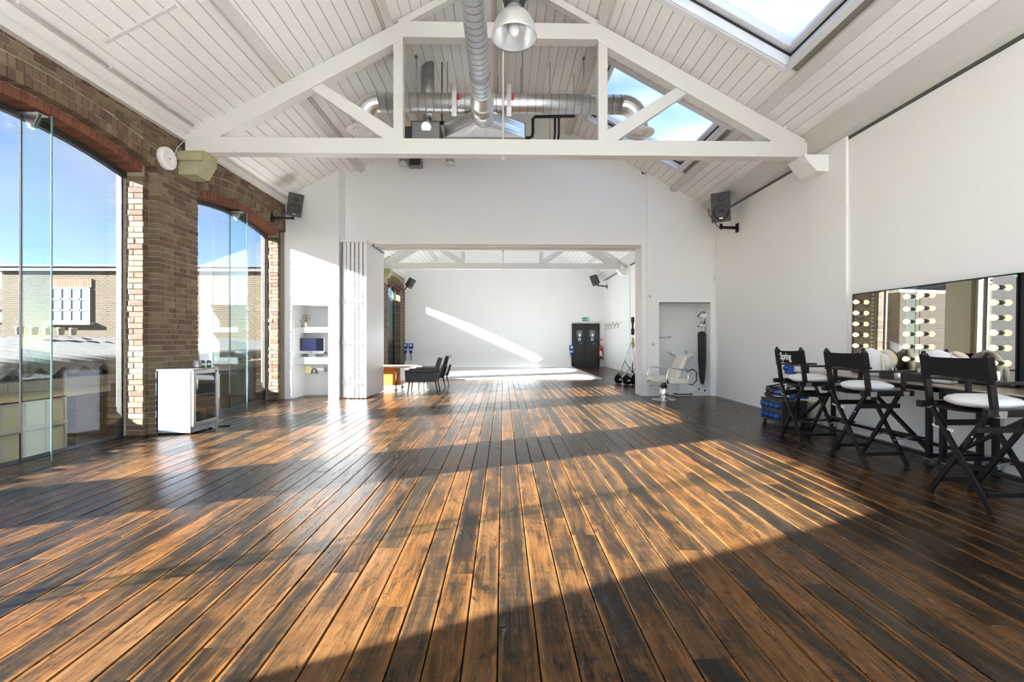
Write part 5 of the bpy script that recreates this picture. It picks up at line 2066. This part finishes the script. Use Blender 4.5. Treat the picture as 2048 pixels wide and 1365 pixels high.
boxpart('handset', 'dark_steel', o, kx - .04, kx - .015, 10.25, 10.39, SH2 + .085, SH2 + .11, r=.006)
# upper shelf
vx = nb(611, 650, 10.38).x
o = thing('vase', 'small white vase with bare twigs on the upper niche shelf', 'vase', (vx, 10.38, SH1))
m = MB()
m.lathe([(.0, .001), (.03, .001), (.04, .03), (.038, .08), (.022, .11), (.026, .125), (.02, .125), (.0, .10)], (vx, 10.38, SH1), 'z', 16)
m.build('vase_body', 'cotton_cream', o)
rc = random.Random(2)
m = MB()
for k in range(9):
    dx, dy, hz = rc.uniform(-.05, .10), rc.uniform(-.04, .04), rc.uniform(.2, .34)
    m.tube([(vx, 10.38, SH1 + .09), (vx + dx * .4, 10.38 + dy * .4, SH1 + hz * .6), (vx + dx, 10.38 + dy, SH1 + hz)], .004, 5)
    m.ball((vx + dx, 10.38 + dy, SH1 + hz), .011, 6, 4)
    m.ball((vx + dx * .6, 10.38 + dy * .6, SH1 + hz * .75), .009, 6, 4)
m.build('twigs', 'twig_brown', o)
vx = nb(597, 650, 10.36).x
o = thing('potted_plant', 'small green plant in a dark pot on the upper niche shelf', 'plant', (vx, 10.36, SH1))
m = MB()
m.lathe([(.0, .001), (.028, .001), (.036, .06), (.03, .06), (.0, .05)], (vx, 10.36, SH1), 'z', 14)
m.build('pot', 'leaf_green', o)
m = MB()
for k in range(11):
    a_ = k * 2.4
    L_ = .09 + .04 * (k % 3)
    c_ = Vector((vx, 10.36, SH1 + .05))
    d = Vector((math.cos(a_) * .5, math.sin(a_) * .5, 1)).normalized()
    s_ = d.cross(Vector((0, 0, 1))).normalized() * .014
    t1 = c_ + d * L_ * .5
    t2 = c_ + d * L_ + Vector((math.cos(a_), math.sin(a_), -.2)) * .03
    nrm = s_.cross(d).normalized() * .0015
    m.add([c_ + nrm, t1 + s_ + nrm, t2, t1 - s_ + nrm, c_ - nrm, t1 + s_ - nrm, t1 - s_ - nrm], [(0, 1, 2, 3), (4, 6, 2, 5), (0, 4, 5, 1), (0, 3, 6, 4)])
m.build('leaves', 'leaf_green', o)
p0, p1 = nb(596.5, 630, YB - .23), nb(611, 617, YB - .23)
o = thing('framed_print', 'small pale framed print on the back of the niche above the plant', 'picture', (p0.x, YB - .23, p0.z))
boxpart('frame', 'white_plastic', o, p0.x, p1.x, YB - .238, YB - .221, p0.z, p1.z)
boxpart('print', 'cotton_cream', o, p0.x + .02, p1.x - .02, YB - .241, YB - .238, p0.z + .02, p1.z - .02)
boxpart('dark_strip', 'grey_steel', o, p0.x + .04, p1.x - .04, YB - .243, YB - .241, (p0.z + p1.z) / 2, (p0.z + p1.z) / 2 + .035)
# rail with notes under the lower shelf
r0, r1 = nb(597, 739, YB - .24), nb(648, 739, YB - .24)
o = thing('note_rail', 'white rail with a yellow note and black headphones under the lower niche shelf', 'rail', (r0.x, YB - .24, r0.z))
boxpart('rail', 'white_plastic', o, r0.x, r1.x, YB - .25, YB - .221, r0.z - .03, r0.z + .03)
q0 = nb(617, 740, YB - .26)
boxpart('yellow_note', 'sticky_yellow', o, q0.x - .07, q0.x + .06, YB - .256, YB - .25, q0.z - .08, q0.z + .08)
q0 = nb(629, 741, YB - .26)
m = MB()
m.tube(arc((q0.x, YB - .265, q0.z - .02), .055, 0, math.pi, 10), .012, 8)
m.ball((q0.x + .055, YB - .265, q0.z - .05), (.018, .02, .035), 10, 6)
m.ball((q0.x - .055, YB - .265, q0.z - .05), (.018, .02, .035), 10, 6)
m.build('headphones', 'dark_steel', o)
q0 = nb(651, 740, YB - .26)
boxpart('plug_box', 'grey_steel', o, q0.x - .03, q0.x + .03, YB - .28, YB - .25, q0.z - .05, q0.z + .05)

# ---------------------------------------------------------------- washing niche: salon chair, basin, ironing board
o = thing('salon_chair', 'cream vinyl salon chair with chrome arms and base in front of the washing niche', 'chair', (3.41, 9.68, 0))
sx, sy = 3.41, 9.68
m = MB()
m.lathe([(.0, .012), (.25, .012), (.255, .006), (.25, .0), (.0, .0)], (sx, sy, 0), 'z', 32, 1)
m.lathe([(.25, .012), (.12, .03), (.06, .05), (.055, .10)], (sx, sy, 0), 'z', 32)
m.build('round_base', 'chrome', o)
m = MB()
m.lathe([(.088, .10), (.09, .11), (.09, .305), (.07, .31), (.0, .31)], (sx, sy, 0), 'z', 24)
m.build('pump_cylinder', 'chrome', o)
m = MB()
m.lathe([(.05, .30), (.05, .37)], (sx, sy, 0), 'z', 16)
m.build('piston', 'black_plastic', o)
m = MB()
m.tube([(sx + .06, sy - .03, .09), (sx + .18, sy - .10, .10), (sx + .26, sy - .12, .05)], .011, 8)
m.build('pump_pedal', 'black_plastic', o)
m = MB()
m.bbox(sx - .29, sx + .23, sy - .25, sy + .25, .375, .50, r=.04)
m.build('seat', 'cream_vinyl', o)
m = MB()
bm = bmesh.new()
bmesh.ops.create_cube(bm, size=1)
bmesh.ops.scale(bm, vec=(.10, .50, .52), verts=bm.verts)
bmesh.ops.bevel(bm, geom=list(bm.edges), offset=.04, segments=3, affect='EDGES', profile=.5)
m.bm(bm)
xf(m, Matrix.Translation((sx + .30, sy, .70)) @ Matrix.Rotation(math.radians(22), 4, 'Y')).build('backrest', 'cream_vinyl', o)
m = MB()
m.bbox(sx + .02, sx + .44, sy - .30, sy - .25, .36, .47, r=.02)
m.bbox(sx + .02, sx + .44, sy + .25, sy + .30, .36, .47, r=.02)
m.build('side_panel', 'cream_vinyl', o)
for sd in (-1, 1):
    yy = sy + sd * .285
    m = MB()
    x0_ = sx + (-.02 if sd < 0 else -.24)
    m.tube([(x0_, yy, .36), (x0_ - .02, yy, .50), (x0_ + .01, yy, .65), (x0_ + .10, yy, .685), (x0_ + .36, yy, .66), (x0_ + .42, yy, .60), (x0_ + .43, yy, .42), (x0_ + .43, yy, .38)], .016, 10)
    m.build('arm', 'chrome', o)
for sd in (-1, 1):
    m = MB()
    m.tube([(sx + .44, sy + sd * .22, .62), (sx + .52, sy + sd * .22, .66), (sx + .60, sy + sd * .22, .60), (sx + .60, sy + sd * .22, .42), (sx + .52, sy + sd * .22, .33), (sx + .42, sy + sd * .22, .36)], .012, 8)
    m.build('back_frame', 'dark_steel', o)
m = MB()
if 0: m.tube([(sx + .44, sy - .22, .62), (sx + .52, sy - .22, .66), (sx + .60, sy - .22, .60), (sx + .60, sy - .22, .42), (sx + .52, sy - .22, .33), (sx + .42, sy - .22, .36)], .012, 8)
m = MB()
m.tube([(sx - .24, sy - .24, .26), (sx - .24, sy + .24, .26)], .01, 8)
m.tube([(sx - .24, sy - .24, .26), (sx - .05, sy - .10, .36)], .01, 8)
m.tube([(sx - .24, sy + .24, .26), (sx - .05, sy + .10, .36)], .01, 8)
m.build('footrest', 'chrome', o)

bxp = onY(1368, 715, 10.55)
o = thing('wash_basin', 'white tilted hair washing basin on a slim pedestal behind the salon chair', 'basin', (bxp.x, 10.55, 0))
m = MB()
m.lathe([(.0, -.10), (.07, -.095), (.15, -.05), (.215, .04), (.235, .075), (.225, .08), (.205, .05), (.14, -.03), (.06, -.065), (.0, -.07)], (0, 0, 0), 'z', 30)
m.v = [(p[0] * 1.02 + (.02 * p[2]), p[1] * .92, p[2]) for p in m.v]
xf(m, Matrix.Translation((bxp.x, 10.5, .86)) @ Matrix.Rotation(math.radians(-10), 4, 'Y')).build('bowl', 'porcelain', o)
m = MB()
m.prism([(bxp.x - .34, .99), (bxp.x - .18, .93), (bxp.x - .17, .90), (bxp.x - .22, .895), (bxp.x - .35, .955)], 'y', 10.36, 10.64)
m.build('neck_rest', 'porcelain', o)
m = MB()
m.prism([(bxp.x - .20, .02), (bxp.x + .10, .02), (bxp.x + .06, .10), (bxp.x - .06, .76), (bxp.x + .06, .78), (bxp.x - .12, .79), (bxp.x - .14, .70), (bxp.x - .14, .1)], 'y', 10.44, 10.56)
m.build('pedestal', 'porcelain', o)
boxpart('foot', 'black_rubber', o, bxp.x - .24, bxp.x + .14, 10.40, 10.60, .012, .035, r=.006)
m = MB()
m.tube([(bxp.x + .10, 10.66, .92), (bxp.x + .10, 10.66, 1.0), (bxp.x + .04, 10.58, 1.02)], .012, 8)
m.build('tap', 'chrome', o)

o = thing('ironing_board', 'dark grey ironing board hung upright on the right of the washing niche', 'ironing board', (4.5, 10.95, .2))
ib = [(1396, 668), (1398, 664), (1404, 663), (1409, 664), (1411, 668), (1411.5, 700), (1411, 730), (1409, 760), (1407, 768), (1405, 770), (1402, 768), (1399, 755), (1396.5, 720)]
IY = 10.50
outl = [(onY(px, py, IY).x, onY(px, py, IY).z) for px, py in ib]
m = MB()
m.prism(outl, 'y', IY - .02, IY + .02)
m.build('padded_top', 'charcoal_cloth', o)
m = MB()
cx_ = sum(p[0] for p in outl) / len(outl)
zb_ = min(p[1] for p in outl)
m.tube([(cx_ + .03, IY + .03, .95), (cx_ + .07, IY + .04, .6), (cx_ + .02, IY + .03, zb_ - .10)], .012, 8)
m.tube([(cx_ + .06, IY + .03, 1.35), (cx_ + .06, IY + .04, .7), (cx_ + .07, IY + .04, zb_ - .14)], .012, 8)
m.tube([(cx_ - .06, IY + .03, zb_ - .10), (cx_ + .06, IY + .03, zb_ - .10)], .012, 8)
m.build('folding_legs', 'white_plastic', o)
m = MB()
for (xx, zz) in ((cx_ - .06, zb_ - .10), (cx_ + .07, zb_ - .14)):
    m.ball((xx, IY + .03, zz), .022, 8, 6)
m.build('leg_tip', 'black_rubber', o)
m = MB()
m.box(cx_ - .02, NR[1], IY + .02, IY + .05, 1.40, 1.42)
m.build('hook', 'chrome', o)
for k, (px, py, lab) in enumerate(((1405, 632, 'white iron with black lead hanging on a hook above the ironing board'), (1405, 652, 'white hair dryer hanging just above the ironing board'))):
    p = onY(px, py, 10.55)
    o = thing(('clothes_iron', 'hair_dryer')[k], lab, ('iron', 'hair dryer')[k], tuple(p))
    m = MB()
    if k == 0:
        m.prism([(p.x - .10, p.z - .01), (p.x - .02, p.z + .05), (p.x + .09, p.z + .055), (p.x + .11, p.z - .05), (p.x + .02, p.z - .05)], 'y', 10.50, 10.59)
    else:
        m.tube([(p.x - .10, 10.54, p.z), (p.x - .02, 10.54, p.z), (p.x + .05, 10.54, p.z)], [.03, .04, .045], 12)
        m.bar((p.x + .02, 10.54, p.z - .02), (p.x + .03, 10.54, p.z - .12), .03, .03)
    m.build('body', 'white_plastic', o)
    m = MB()
    m.tube([(p.x - .10, 10.55, p.z), (p.x - .02, 10.56, p.z + .09), (p.x + .05, 10.56, p.z + .10), (p.x + .075, 10.56, p.z - .02), (p.x + .06, 10.58, p.z - .16)], .008, 6)
    m.build('lead', 'black_rubber', o)
    m = MB()
    m.tube([(p.x, 10.56, p.z + .05), (NR[1], 10.56, p.z + .06)], .012, 8)
    m.ball((p.x - .11, 10.52, p.z - .01), .018, 8, 6)
    m.build('hook', 'black_plastic', o)
t0, t1 = onY(1318, 675, YB + .25), onY(1341, 672, YB + .25)
o = thing('towel_rail', 'thin chrome towel rail on the back of the washing niche', 'rail', (t0.x, YB + .25, t0.z))
m = MB()
m.tube([(NR[0] + .005, YB + .24, t0.z), (t1.x, YB + .24, t0.z)], .011, 10)
m.build('bar', 'chrome', o)
m = MB()
for xx in (NR[0] + .06, t1.x - .02):
    m.tube([(xx, YB + .24, t0.z), (xx, YB + .30, t0.z)], .014, 8)
m.ball((t1.x, YB + .24, t0.z + .01), .022, 8, 6)
m.build('bracket', 'chrome', o)
for k, (px, py, lab) in enumerate(((1306.5, 689, 'white switch plate on the narrow wall left of the washing niche'), (1299, 593, 'small white plate high on the wall left of the washing niche'))):
    p = onY(px, py, YR)
    o = thing('wall_switch', lab, 'switch', tuple(p))
    boxpart('plate', 'white_plastic', o, p.x - .045, p.x + .045, YR - .012, YR, p.z - .05, p.z + .05, r=.003)
    boxpart('rocker', 'grey_steel', o, p.x - .012, p.x + .012, YR - .017, YR - .011, p.z - .02, p.z + .02)
p = onX(1409, 412, XR - .01)
o = thing('wall_plug', 'white socket with black plug beside the right loudspeaker', 'socket', (4.58, YR, 4.02))
p = onY(1408, 411, YR)
boxpart('plate', 'white_plastic', o, p.x - .09, p.x + .05, YR - .02, YR, p.z - .05, p.z + .05, r=.003)
m = MB()
m.lathe([(.0, .06), (.03, .055), (.035, .0)], (p.x + .06, YR - .001, p.z - .01), 'y', 10, -1)
m.build('plug', 'black_rubber', o)
m = MB()
m.tube([(p.x + .06, YR - .05, p.z - .03), (p.x + .08, YR - .10, p.z - .25), (4.62, 9.8, 3.70), (4.7, 9.4, 3.60)], .008, 6)
m.build('lead', 'black_rubber', o)
j = onX(1433, 556, XR)
o = thing('cable_trunking', 'white cable trunking with small box running down the right wall below the loudspeaker', 'trunking', (XR, j.y, j.z))
m = MB()
m.box(XR - .018, XR, j.y - .012, j.y + .012, j.z, 3.55)
m.build('trunking', 'white_plastic', o)
boxpart('box', 'white_plastic', o, XR - .045, XR, j.y - .06, j.y + .06, j.z - .07, j.z + .07, r=.004)

# ---------------------------------------------------------------- far room
# white studio cove: flat floor sheet sweeping up the far wall
m = MB()
cvx0, cvx1, cvy = -4.62, 3.22, 14.75
m.prism([(cvy, .0), (cvy + .004, .010), (YF - .62, .010), (YF - .62, .0)], 'x', cvx0, cvx1)
struct(m.build('floor_cove', 'cove_white'))
m = MB()
prof = [(YF - .621, .0), (YF - .621, .0105)]
for k in range(1, 11):
    a_ = k / 10 * math.pi / 2
    prof.append((YF - .62 + .61 * math.sin(a_), .0105 + .61 * (1 - math.cos(a_))))
prof += [(YF - .001, .64), (YF - .001, .0)]
m.prism(prof, 'x', cvx0, cvx1)
struct(m.build('wall_cove', 'white_wall'))
m = MB()

plain('pale_blue_sign', (0.55, 0.75, 0.80), 0.5)
dxa, dxb = onY(1146, 690, YF - .06).x, onY(1197, 690, YF - .06).x
dzt = onY(1170, 650, YF - .06).z
o = thing('door_1', 'x', 'x', ((dxa + dxb) / 2, YF, 0))
del o['label'], o['category']
o['kind'] = 'structure'
m = MB()
m.box(dxa - .05, dxa, YF - .09, YF - .0, 0, dzt + .05)
m.box(dxb, dxb + .05, YF - .09, YF - .0, 0, dzt + .05)
m.box(dxa - .05, dxb + .05, YF - .09, YF - .0, dzt, dzt + .06)
m.box(dxa - .03, dxa + .18, YF - .14, YF - .09, dzt - .10, dzt + .03)
m.box(dxb - .12, dxb + .04, YF - .14, YF - .09, dzt - .06, dzt + .05)
m.build('door_frame', 'door_grey', o)
dm = (dxa + dxb) / 2
for (a_, e_) in ((dxa + .004, dm - .004), (dm + .004, dxb - .004)):
    lf = boxpart('door_leaf', 'door_grey', o, a_, e_, YF - .08, YF - .03, .01, dzt - .004, r=.006)
    c_ = (a_ + e_) / 2
    boxpart('vision_panel', 'wired_glass', lf, c_ - .13, c_ + .13, YF - .084, YF - .078, 1.42, 1.72)
    boxpart('notice', 'sign_white', lf, c_ - .03, c_ + .06, YF - .088, YF - .084, 1.42, 1.56)
    boxpart('notice_sign', 'pale_blue_sign', lf, c_ - .06, c_ + .06, YF - .084, YF - .080, 1.22, 1.36)
    boxpart('notice_mark', 'blue_plastic', lf, c_ - .025, c_ + .025, YF - .086, YF - .084, 1.26, 1.32)
    m = MB()
    m.tube([(c_ + .02, YF - .10, 1.08), (c_ + .14, YF - .10, 1.08)], .014, 8)
    m.build('handle', 'brushed_steel', lf)
p0, p1 = onY(1164.5, 642.5, YF - .03), onY(1178, 635.5, YF - .03)
o = thing('exit_sign', 'green exit sign with running figure above the far double door', 'sign', (p0.x, YF, p0.z))
boxpart('sign_plate', 'green_sign', o, p0.x, p1.x, YF - .03, YF - .005, p0.z, p1.z)
W_, H_ = p1.x - p0.x, p1.z - p0.z
m = MB()
def sg(pts):
    m.prism([(p0.x + a_ * W_, p0.z + b_ * H_) for a_, b_ in pts], 'y', YF - .034, YF - .03)
sg([(.10, .5), (.20, .72), (.20, .58), (.32, .58), (.32, .42), (.20, .42), (.20, .28)])
sg([(.50, .62), (.58, .66), (.66, .55), (.60, .40), (.68, .22), (.63, .18), (.54, .38), (.46, .24), (.40, .28), (.50, .45)])
sg([(.56, .72), (.61, .72), (.61, .84), (.56, .84)])
sg([(.76, .15), (.92, .15), (.92, .85), (.76, .85)])
m.build('pictogram', 'sign_white', o)

ex = onY(1201, 707, YF - .12)
o = thing('fire_extinguisher', 'red fire extinguisher on a stand beside the far double door', 'extinguisher', (ex.x, YF - .12, .5))
m = MB()
m.lathe([(.0, .42), (.075, .42), (.085, .44), (.085, .86), (.06, .93), (.03, .95), (.0, .95)], (ex.x, YF - .12, 0), 'z', 18)
cyl = m.build('cylinder', 'red_plastic', o)
boxpart('label', 'sign_white', cyl, ex.x - .05, ex.x + .05, YF - .209, YF - .200, .50, .74)
m = MB()
m.tube([(ex.x, YF - .12, .95), (ex.x, YF - .12, 1.02), (ex.x - .07, YF - .12, 1.05)], .014, 8)
m.tube([(ex.x + .01, YF - .12, 1.0), (ex.x + .09, YF - .14, .95), (ex.x + .10, YF - .14, .6)], .011, 8)
m.build('valve_and_hose', 'black_rubber', o)
m = MB()
m.bbox(ex.x - .12, ex.x + .12, YF - .24, YF - .005, .36, .42, r=.01)
m.build('wall_bracket', 'dark_steel', o)
p = onY(1203.5, 680, YF - .02)
o = thing('fire_alarm_button', 'small red alarm button on the wall above the fire extinguisher', 'alarm', tuple(p))
boxpart('box', 'red_plastic', o, min(p.x, XR - .06) - .045, min(p.x, XR - .06) + .045, YF - .05, YF, p.z - .045, p.z + .045, r=.004)
boxpart('face', 'sign_white', o, min(p.x, XR - .06) - .02, min(p.x, XR - .06) + .02, YF - .054, YF - .05, p.z - .02, p.z + .02)

def far_socket(px, py, label, base=True):
    p = onY(px, py, YF - .06)
    o = thing('power_socket', label, 'socket', (p.x, YF, p.z), 0, 'blue power sockets on the far wall')
    boxpart('box', 'blue_plastic', o, p.x - .10, p.x + .10, YF - .12, YF, p.z + .02, p.z + .28, r=.015)
    boxpart('white_panel', 'sign_white', o, p.x - .05, p.x + .05, YF - .124, YF - .12, p.z + .14, p.z + .24)
    boxpart('white_cap', 'white_plastic', o, p.x - .085, p.x + .085, YF - .10, YF, p.z - .06, p.z + .02, r=.01)
    m = MB()
    m.tube([(p.x, YF - .07, p.z - .05), (p.x, YF - .08, p.z - .14), (p.x, YF - .08, p.z - .2)], [.07, .075, .04], 12)
    m.build('blue_plug', 'blue_plastic', o)
    m = MB()
    m.tube([(p.x, YF - .08, p.z - .18), (p.x + .02, YF - .10, p.z - .5), (p.x + .05, YF - .11, max(.02, p.z - .9))], .014, 6)
    m.build('lead', 'black_rubber', o)


far_socket(811, 699, 'blue power socket on the far wall, next to the brick wall')
far_socket(822, 699, 'blue power socket on the far wall, second from the brick wall')
far_socket(1143, 703, 'blue power socket on the far wall just left of the double door')

# coat hooks on the right wall of the far room
o = thing('coat_rail', 'thin coat rail with hooks on the right wall of the far room', 'rail', (XR, 20, 1.95))
boxpart('rail', 'white_plastic', o, XR - .03, XR, 18.6, 21.3, 1.93, 1.97)
for yy in (18.9, 19.5, 20.1, 20.6, 21.1):
    m = MB()
    m.tube([(XR - .02, yy, 1.93), (XR - .10, yy, 1.90), (XR - .13, yy, 1.98), (XR - .13, yy, 2.03)], .014, 6)
    m.tube([(XR - .02, yy, 1.93), (XR - .06, yy, 1.74), (XR - .12, yy, 1.76)], .012, 6)
    m.build('hook', 'grey_steel', o)

# light stands with sandbags
def light_stand(x, y, h, label, lean, tagc):
    o = thing('light_stand', label, 'light stand', (x, y, 0), 0, 'light stands in the far room')
    m = MB()
    m.tube([(x, y, .28), (x, y, h * .55)], .018, 10)
    m.tube([(x, y, h * .55), (x, y, h - .25)], .013, 10)
    m.build('column', 'chrome', o)
    m = MB()
    m.lathe([(.025, 0), (.05, .02), (.05, .18), (.03, .2), (.03, .36), (.05, .38), (.05, .52), (.0, .54)], (x, y, h - .54), 'z', 12)
    m.build('head', 'black_plastic', o)
    for k in range(3):
        a_ = lean + k * math.tau / 3
        ex_, ey_ = x + .50 * math.cos(a_), y + .50 * math.sin(a_)
        m = MB()
        m.tube([(x + .03 * math.cos(a_), y + .03 * math.sin(a_), h * .62), (ex_, ey_, .025)], .014, 8)
        m.ball((ex_, ey_, .022), .021, 8, 6)
        lg = m.build('leg', 'chrome', o)
        m = MB()
        m.bar((x + .02 * math.cos(a_), y + .02 * math.sin(a_), .30), (x + .26 * math.cos(a_), y + .26 * math.sin(a_), h * .33), .025, .012)
        m.build('brace', 'black_paint', lg)
    if tagc:
        boxpart('yellow_tag', 'yellow_plastic', o, x - .035, x + .035, y - .03, y - .022, h * .52, h * .68)
    return o


light_stand(3.84, 13.55, 1.95, 'tall chrome light stand with a yellow tag by the right jamb', .35, True)
light_stand(4.12, 13.95, 1.35, 'shorter chrome light stand half hidden by the right jamb', .9, False)
for k, (x_, y_, rz) in enumerate(((3.34, 13.25, .1), (3.50, 12.93, .1), (3.69, 12.84, .1), (4.18, 13.15, .3))):
    o = local('sandbag', ('black sandbag at the foot of the light stand, farthest left of the four', 'black sandbag at the foot of the light stand, second from the left', 'black sandbag at the foot of the light stand, third from the left', 'black sandbag at the foot of the light stand against the jamb')[k], 'sandbag', (x_, y_, 0), rz, 'sandbags at the light stands')
    m = MB()
    def f2(d):
        return 1 + .08 * math.sin(5 * d.x + 2 * d.z)
    for sd in (-1, 1):
        m.ball((.0, sd * .085, .13), (.085, .07, .13), 14, 10, f2)
    m.v = [(p[0], p[1], max(p[2], .001)) for p in m.v]
    m.build('bag', 'black_canvas', o)
    m = MB()
    m.tube([(0, -.06, .24), (0, -.04, .31), (0, .04, .31), (0, .06, .24)], .012, 6)
    m.build('strap', 'black_rubber', o)
    m = MB()
    m.box(-.04, .04, -.158, -.150, .11, .15)
    m.build('label', 'sign_white', o)

# armchairs
def armchair(name_lab, x, y, rz):
    o = local('armchair', name_lab, 'armchair', (x, y, 0), rz, 'black armchairs in the far room')
    m = MB()
    m.bbox(-.36, .28, -.31, .31, .30, .44, r=.035)
    m.build('seat', 'black_leather', o)
    m = MB()
    bm = bmesh.new()
    bmesh.ops.create_cube(bm, size=1)
    bmesh.ops.scale(bm, vec=(.11, .62, .50), verts=bm.verts)
    bmesh.ops.bevel(bm, geom=list(bm.edges), offset=.035, segments=3, affect='EDGES', profile=.5)
    m.bm(bm)
    xf(m, Matrix.Translation((.31, 0, .60)) @ Matrix.Rotation(math.radians(17), 4, 'Y')).build('backrest', 'black_leather', o)
    for sd in (-1, 1):
        m = MB()
        m.prism([(-.42, .27), (.30, .27), (.40, .58), (.30, .56), (-.40, .53), (-.44, .50)], 'y', sd * .36 - .05, sd * .36 + .05)
        m.bbox(-.44, .38, sd * .36 - .06, sd * .36 + .06, .49, .55, r=.02)
        m.build('arm', 'black_leather', o)
        for xx, lx in ((-.34, -.38), (.26, .33)):
            m = MB()
            m.tube([(xx, sd * .30, .30), (lx, sd * .32, .0)], [.020, .011], 10)
            m.build('leg', 'dark_steel', o)
    return o


armchair('black leather armchair in the far room, nearest the opening', -1.90, 11.3, .06)
armchair('black leather armchair in the far room, behind the nearest one', -1.84, 12.5, -.04)

# low table with orange side
tx0, tx1, ty0, ty1 = -4.1, -2.62, 11.75, 12.55
o = thing('coffee_table', 'low table with pale wooden top and orange side behind the folding doors', 'table', ((tx0 + tx1) / 2, 12.15, 0))
m = MB()
m.prism([(tx0, .555), (tx1 + .24, .555), (tx1 + .30, .585), (tx0, .60)], 'y', ty0 - .05, ty1)
m.build('table_top', 'ply_top', o)
boxpart('orange_side', 'orange_panel', o, tx0, tx1 - .02, ty0 + .12, ty0 + .15, .10, .555)
boxpart('end_panel', 'orange_panel', o, tx1 - .05, tx1 - .02, ty0 + .15, ty1 - .05, .10, .555)
for (xx, yy) in ((tx1 - .10, ty0), (tx1 - .10, ty1 - .06), (tx0 + .1, ty0), (tx0 + .1, ty1 - .06)):
    m = MB()
    m.tube([(xx, yy, .02), (xx, yy, .556)], .016, 10)
    m.lathe([(.0, 0), (.04, 0), (.04, .02), (.016, .03)], (xx, yy, 0), 'z', 12)
    m.build('leg', 'chrome', o)
o = thing('low_bench', 'low white bench behind the armchairs beside the far brick wall', 'bench', (-3.3, 14.1, 0))
boxpart('bench_top', 'white_plastic', o, -4.2, -2.2, 13.8, 14.45, .38, .45, r=.01)
boxpart('bench_body', 'cream_vinyl', o, -4.1, -2.3, 13.86, 14.4, .04, .38)
m = MB()
for xx in (-4.05, -2.4):
    for yy in (13.9, 14.32):
        m.box(xx, xx + .05, yy, yy + .05, 0, .05)
m.build('foot', 'black_rubber', o)
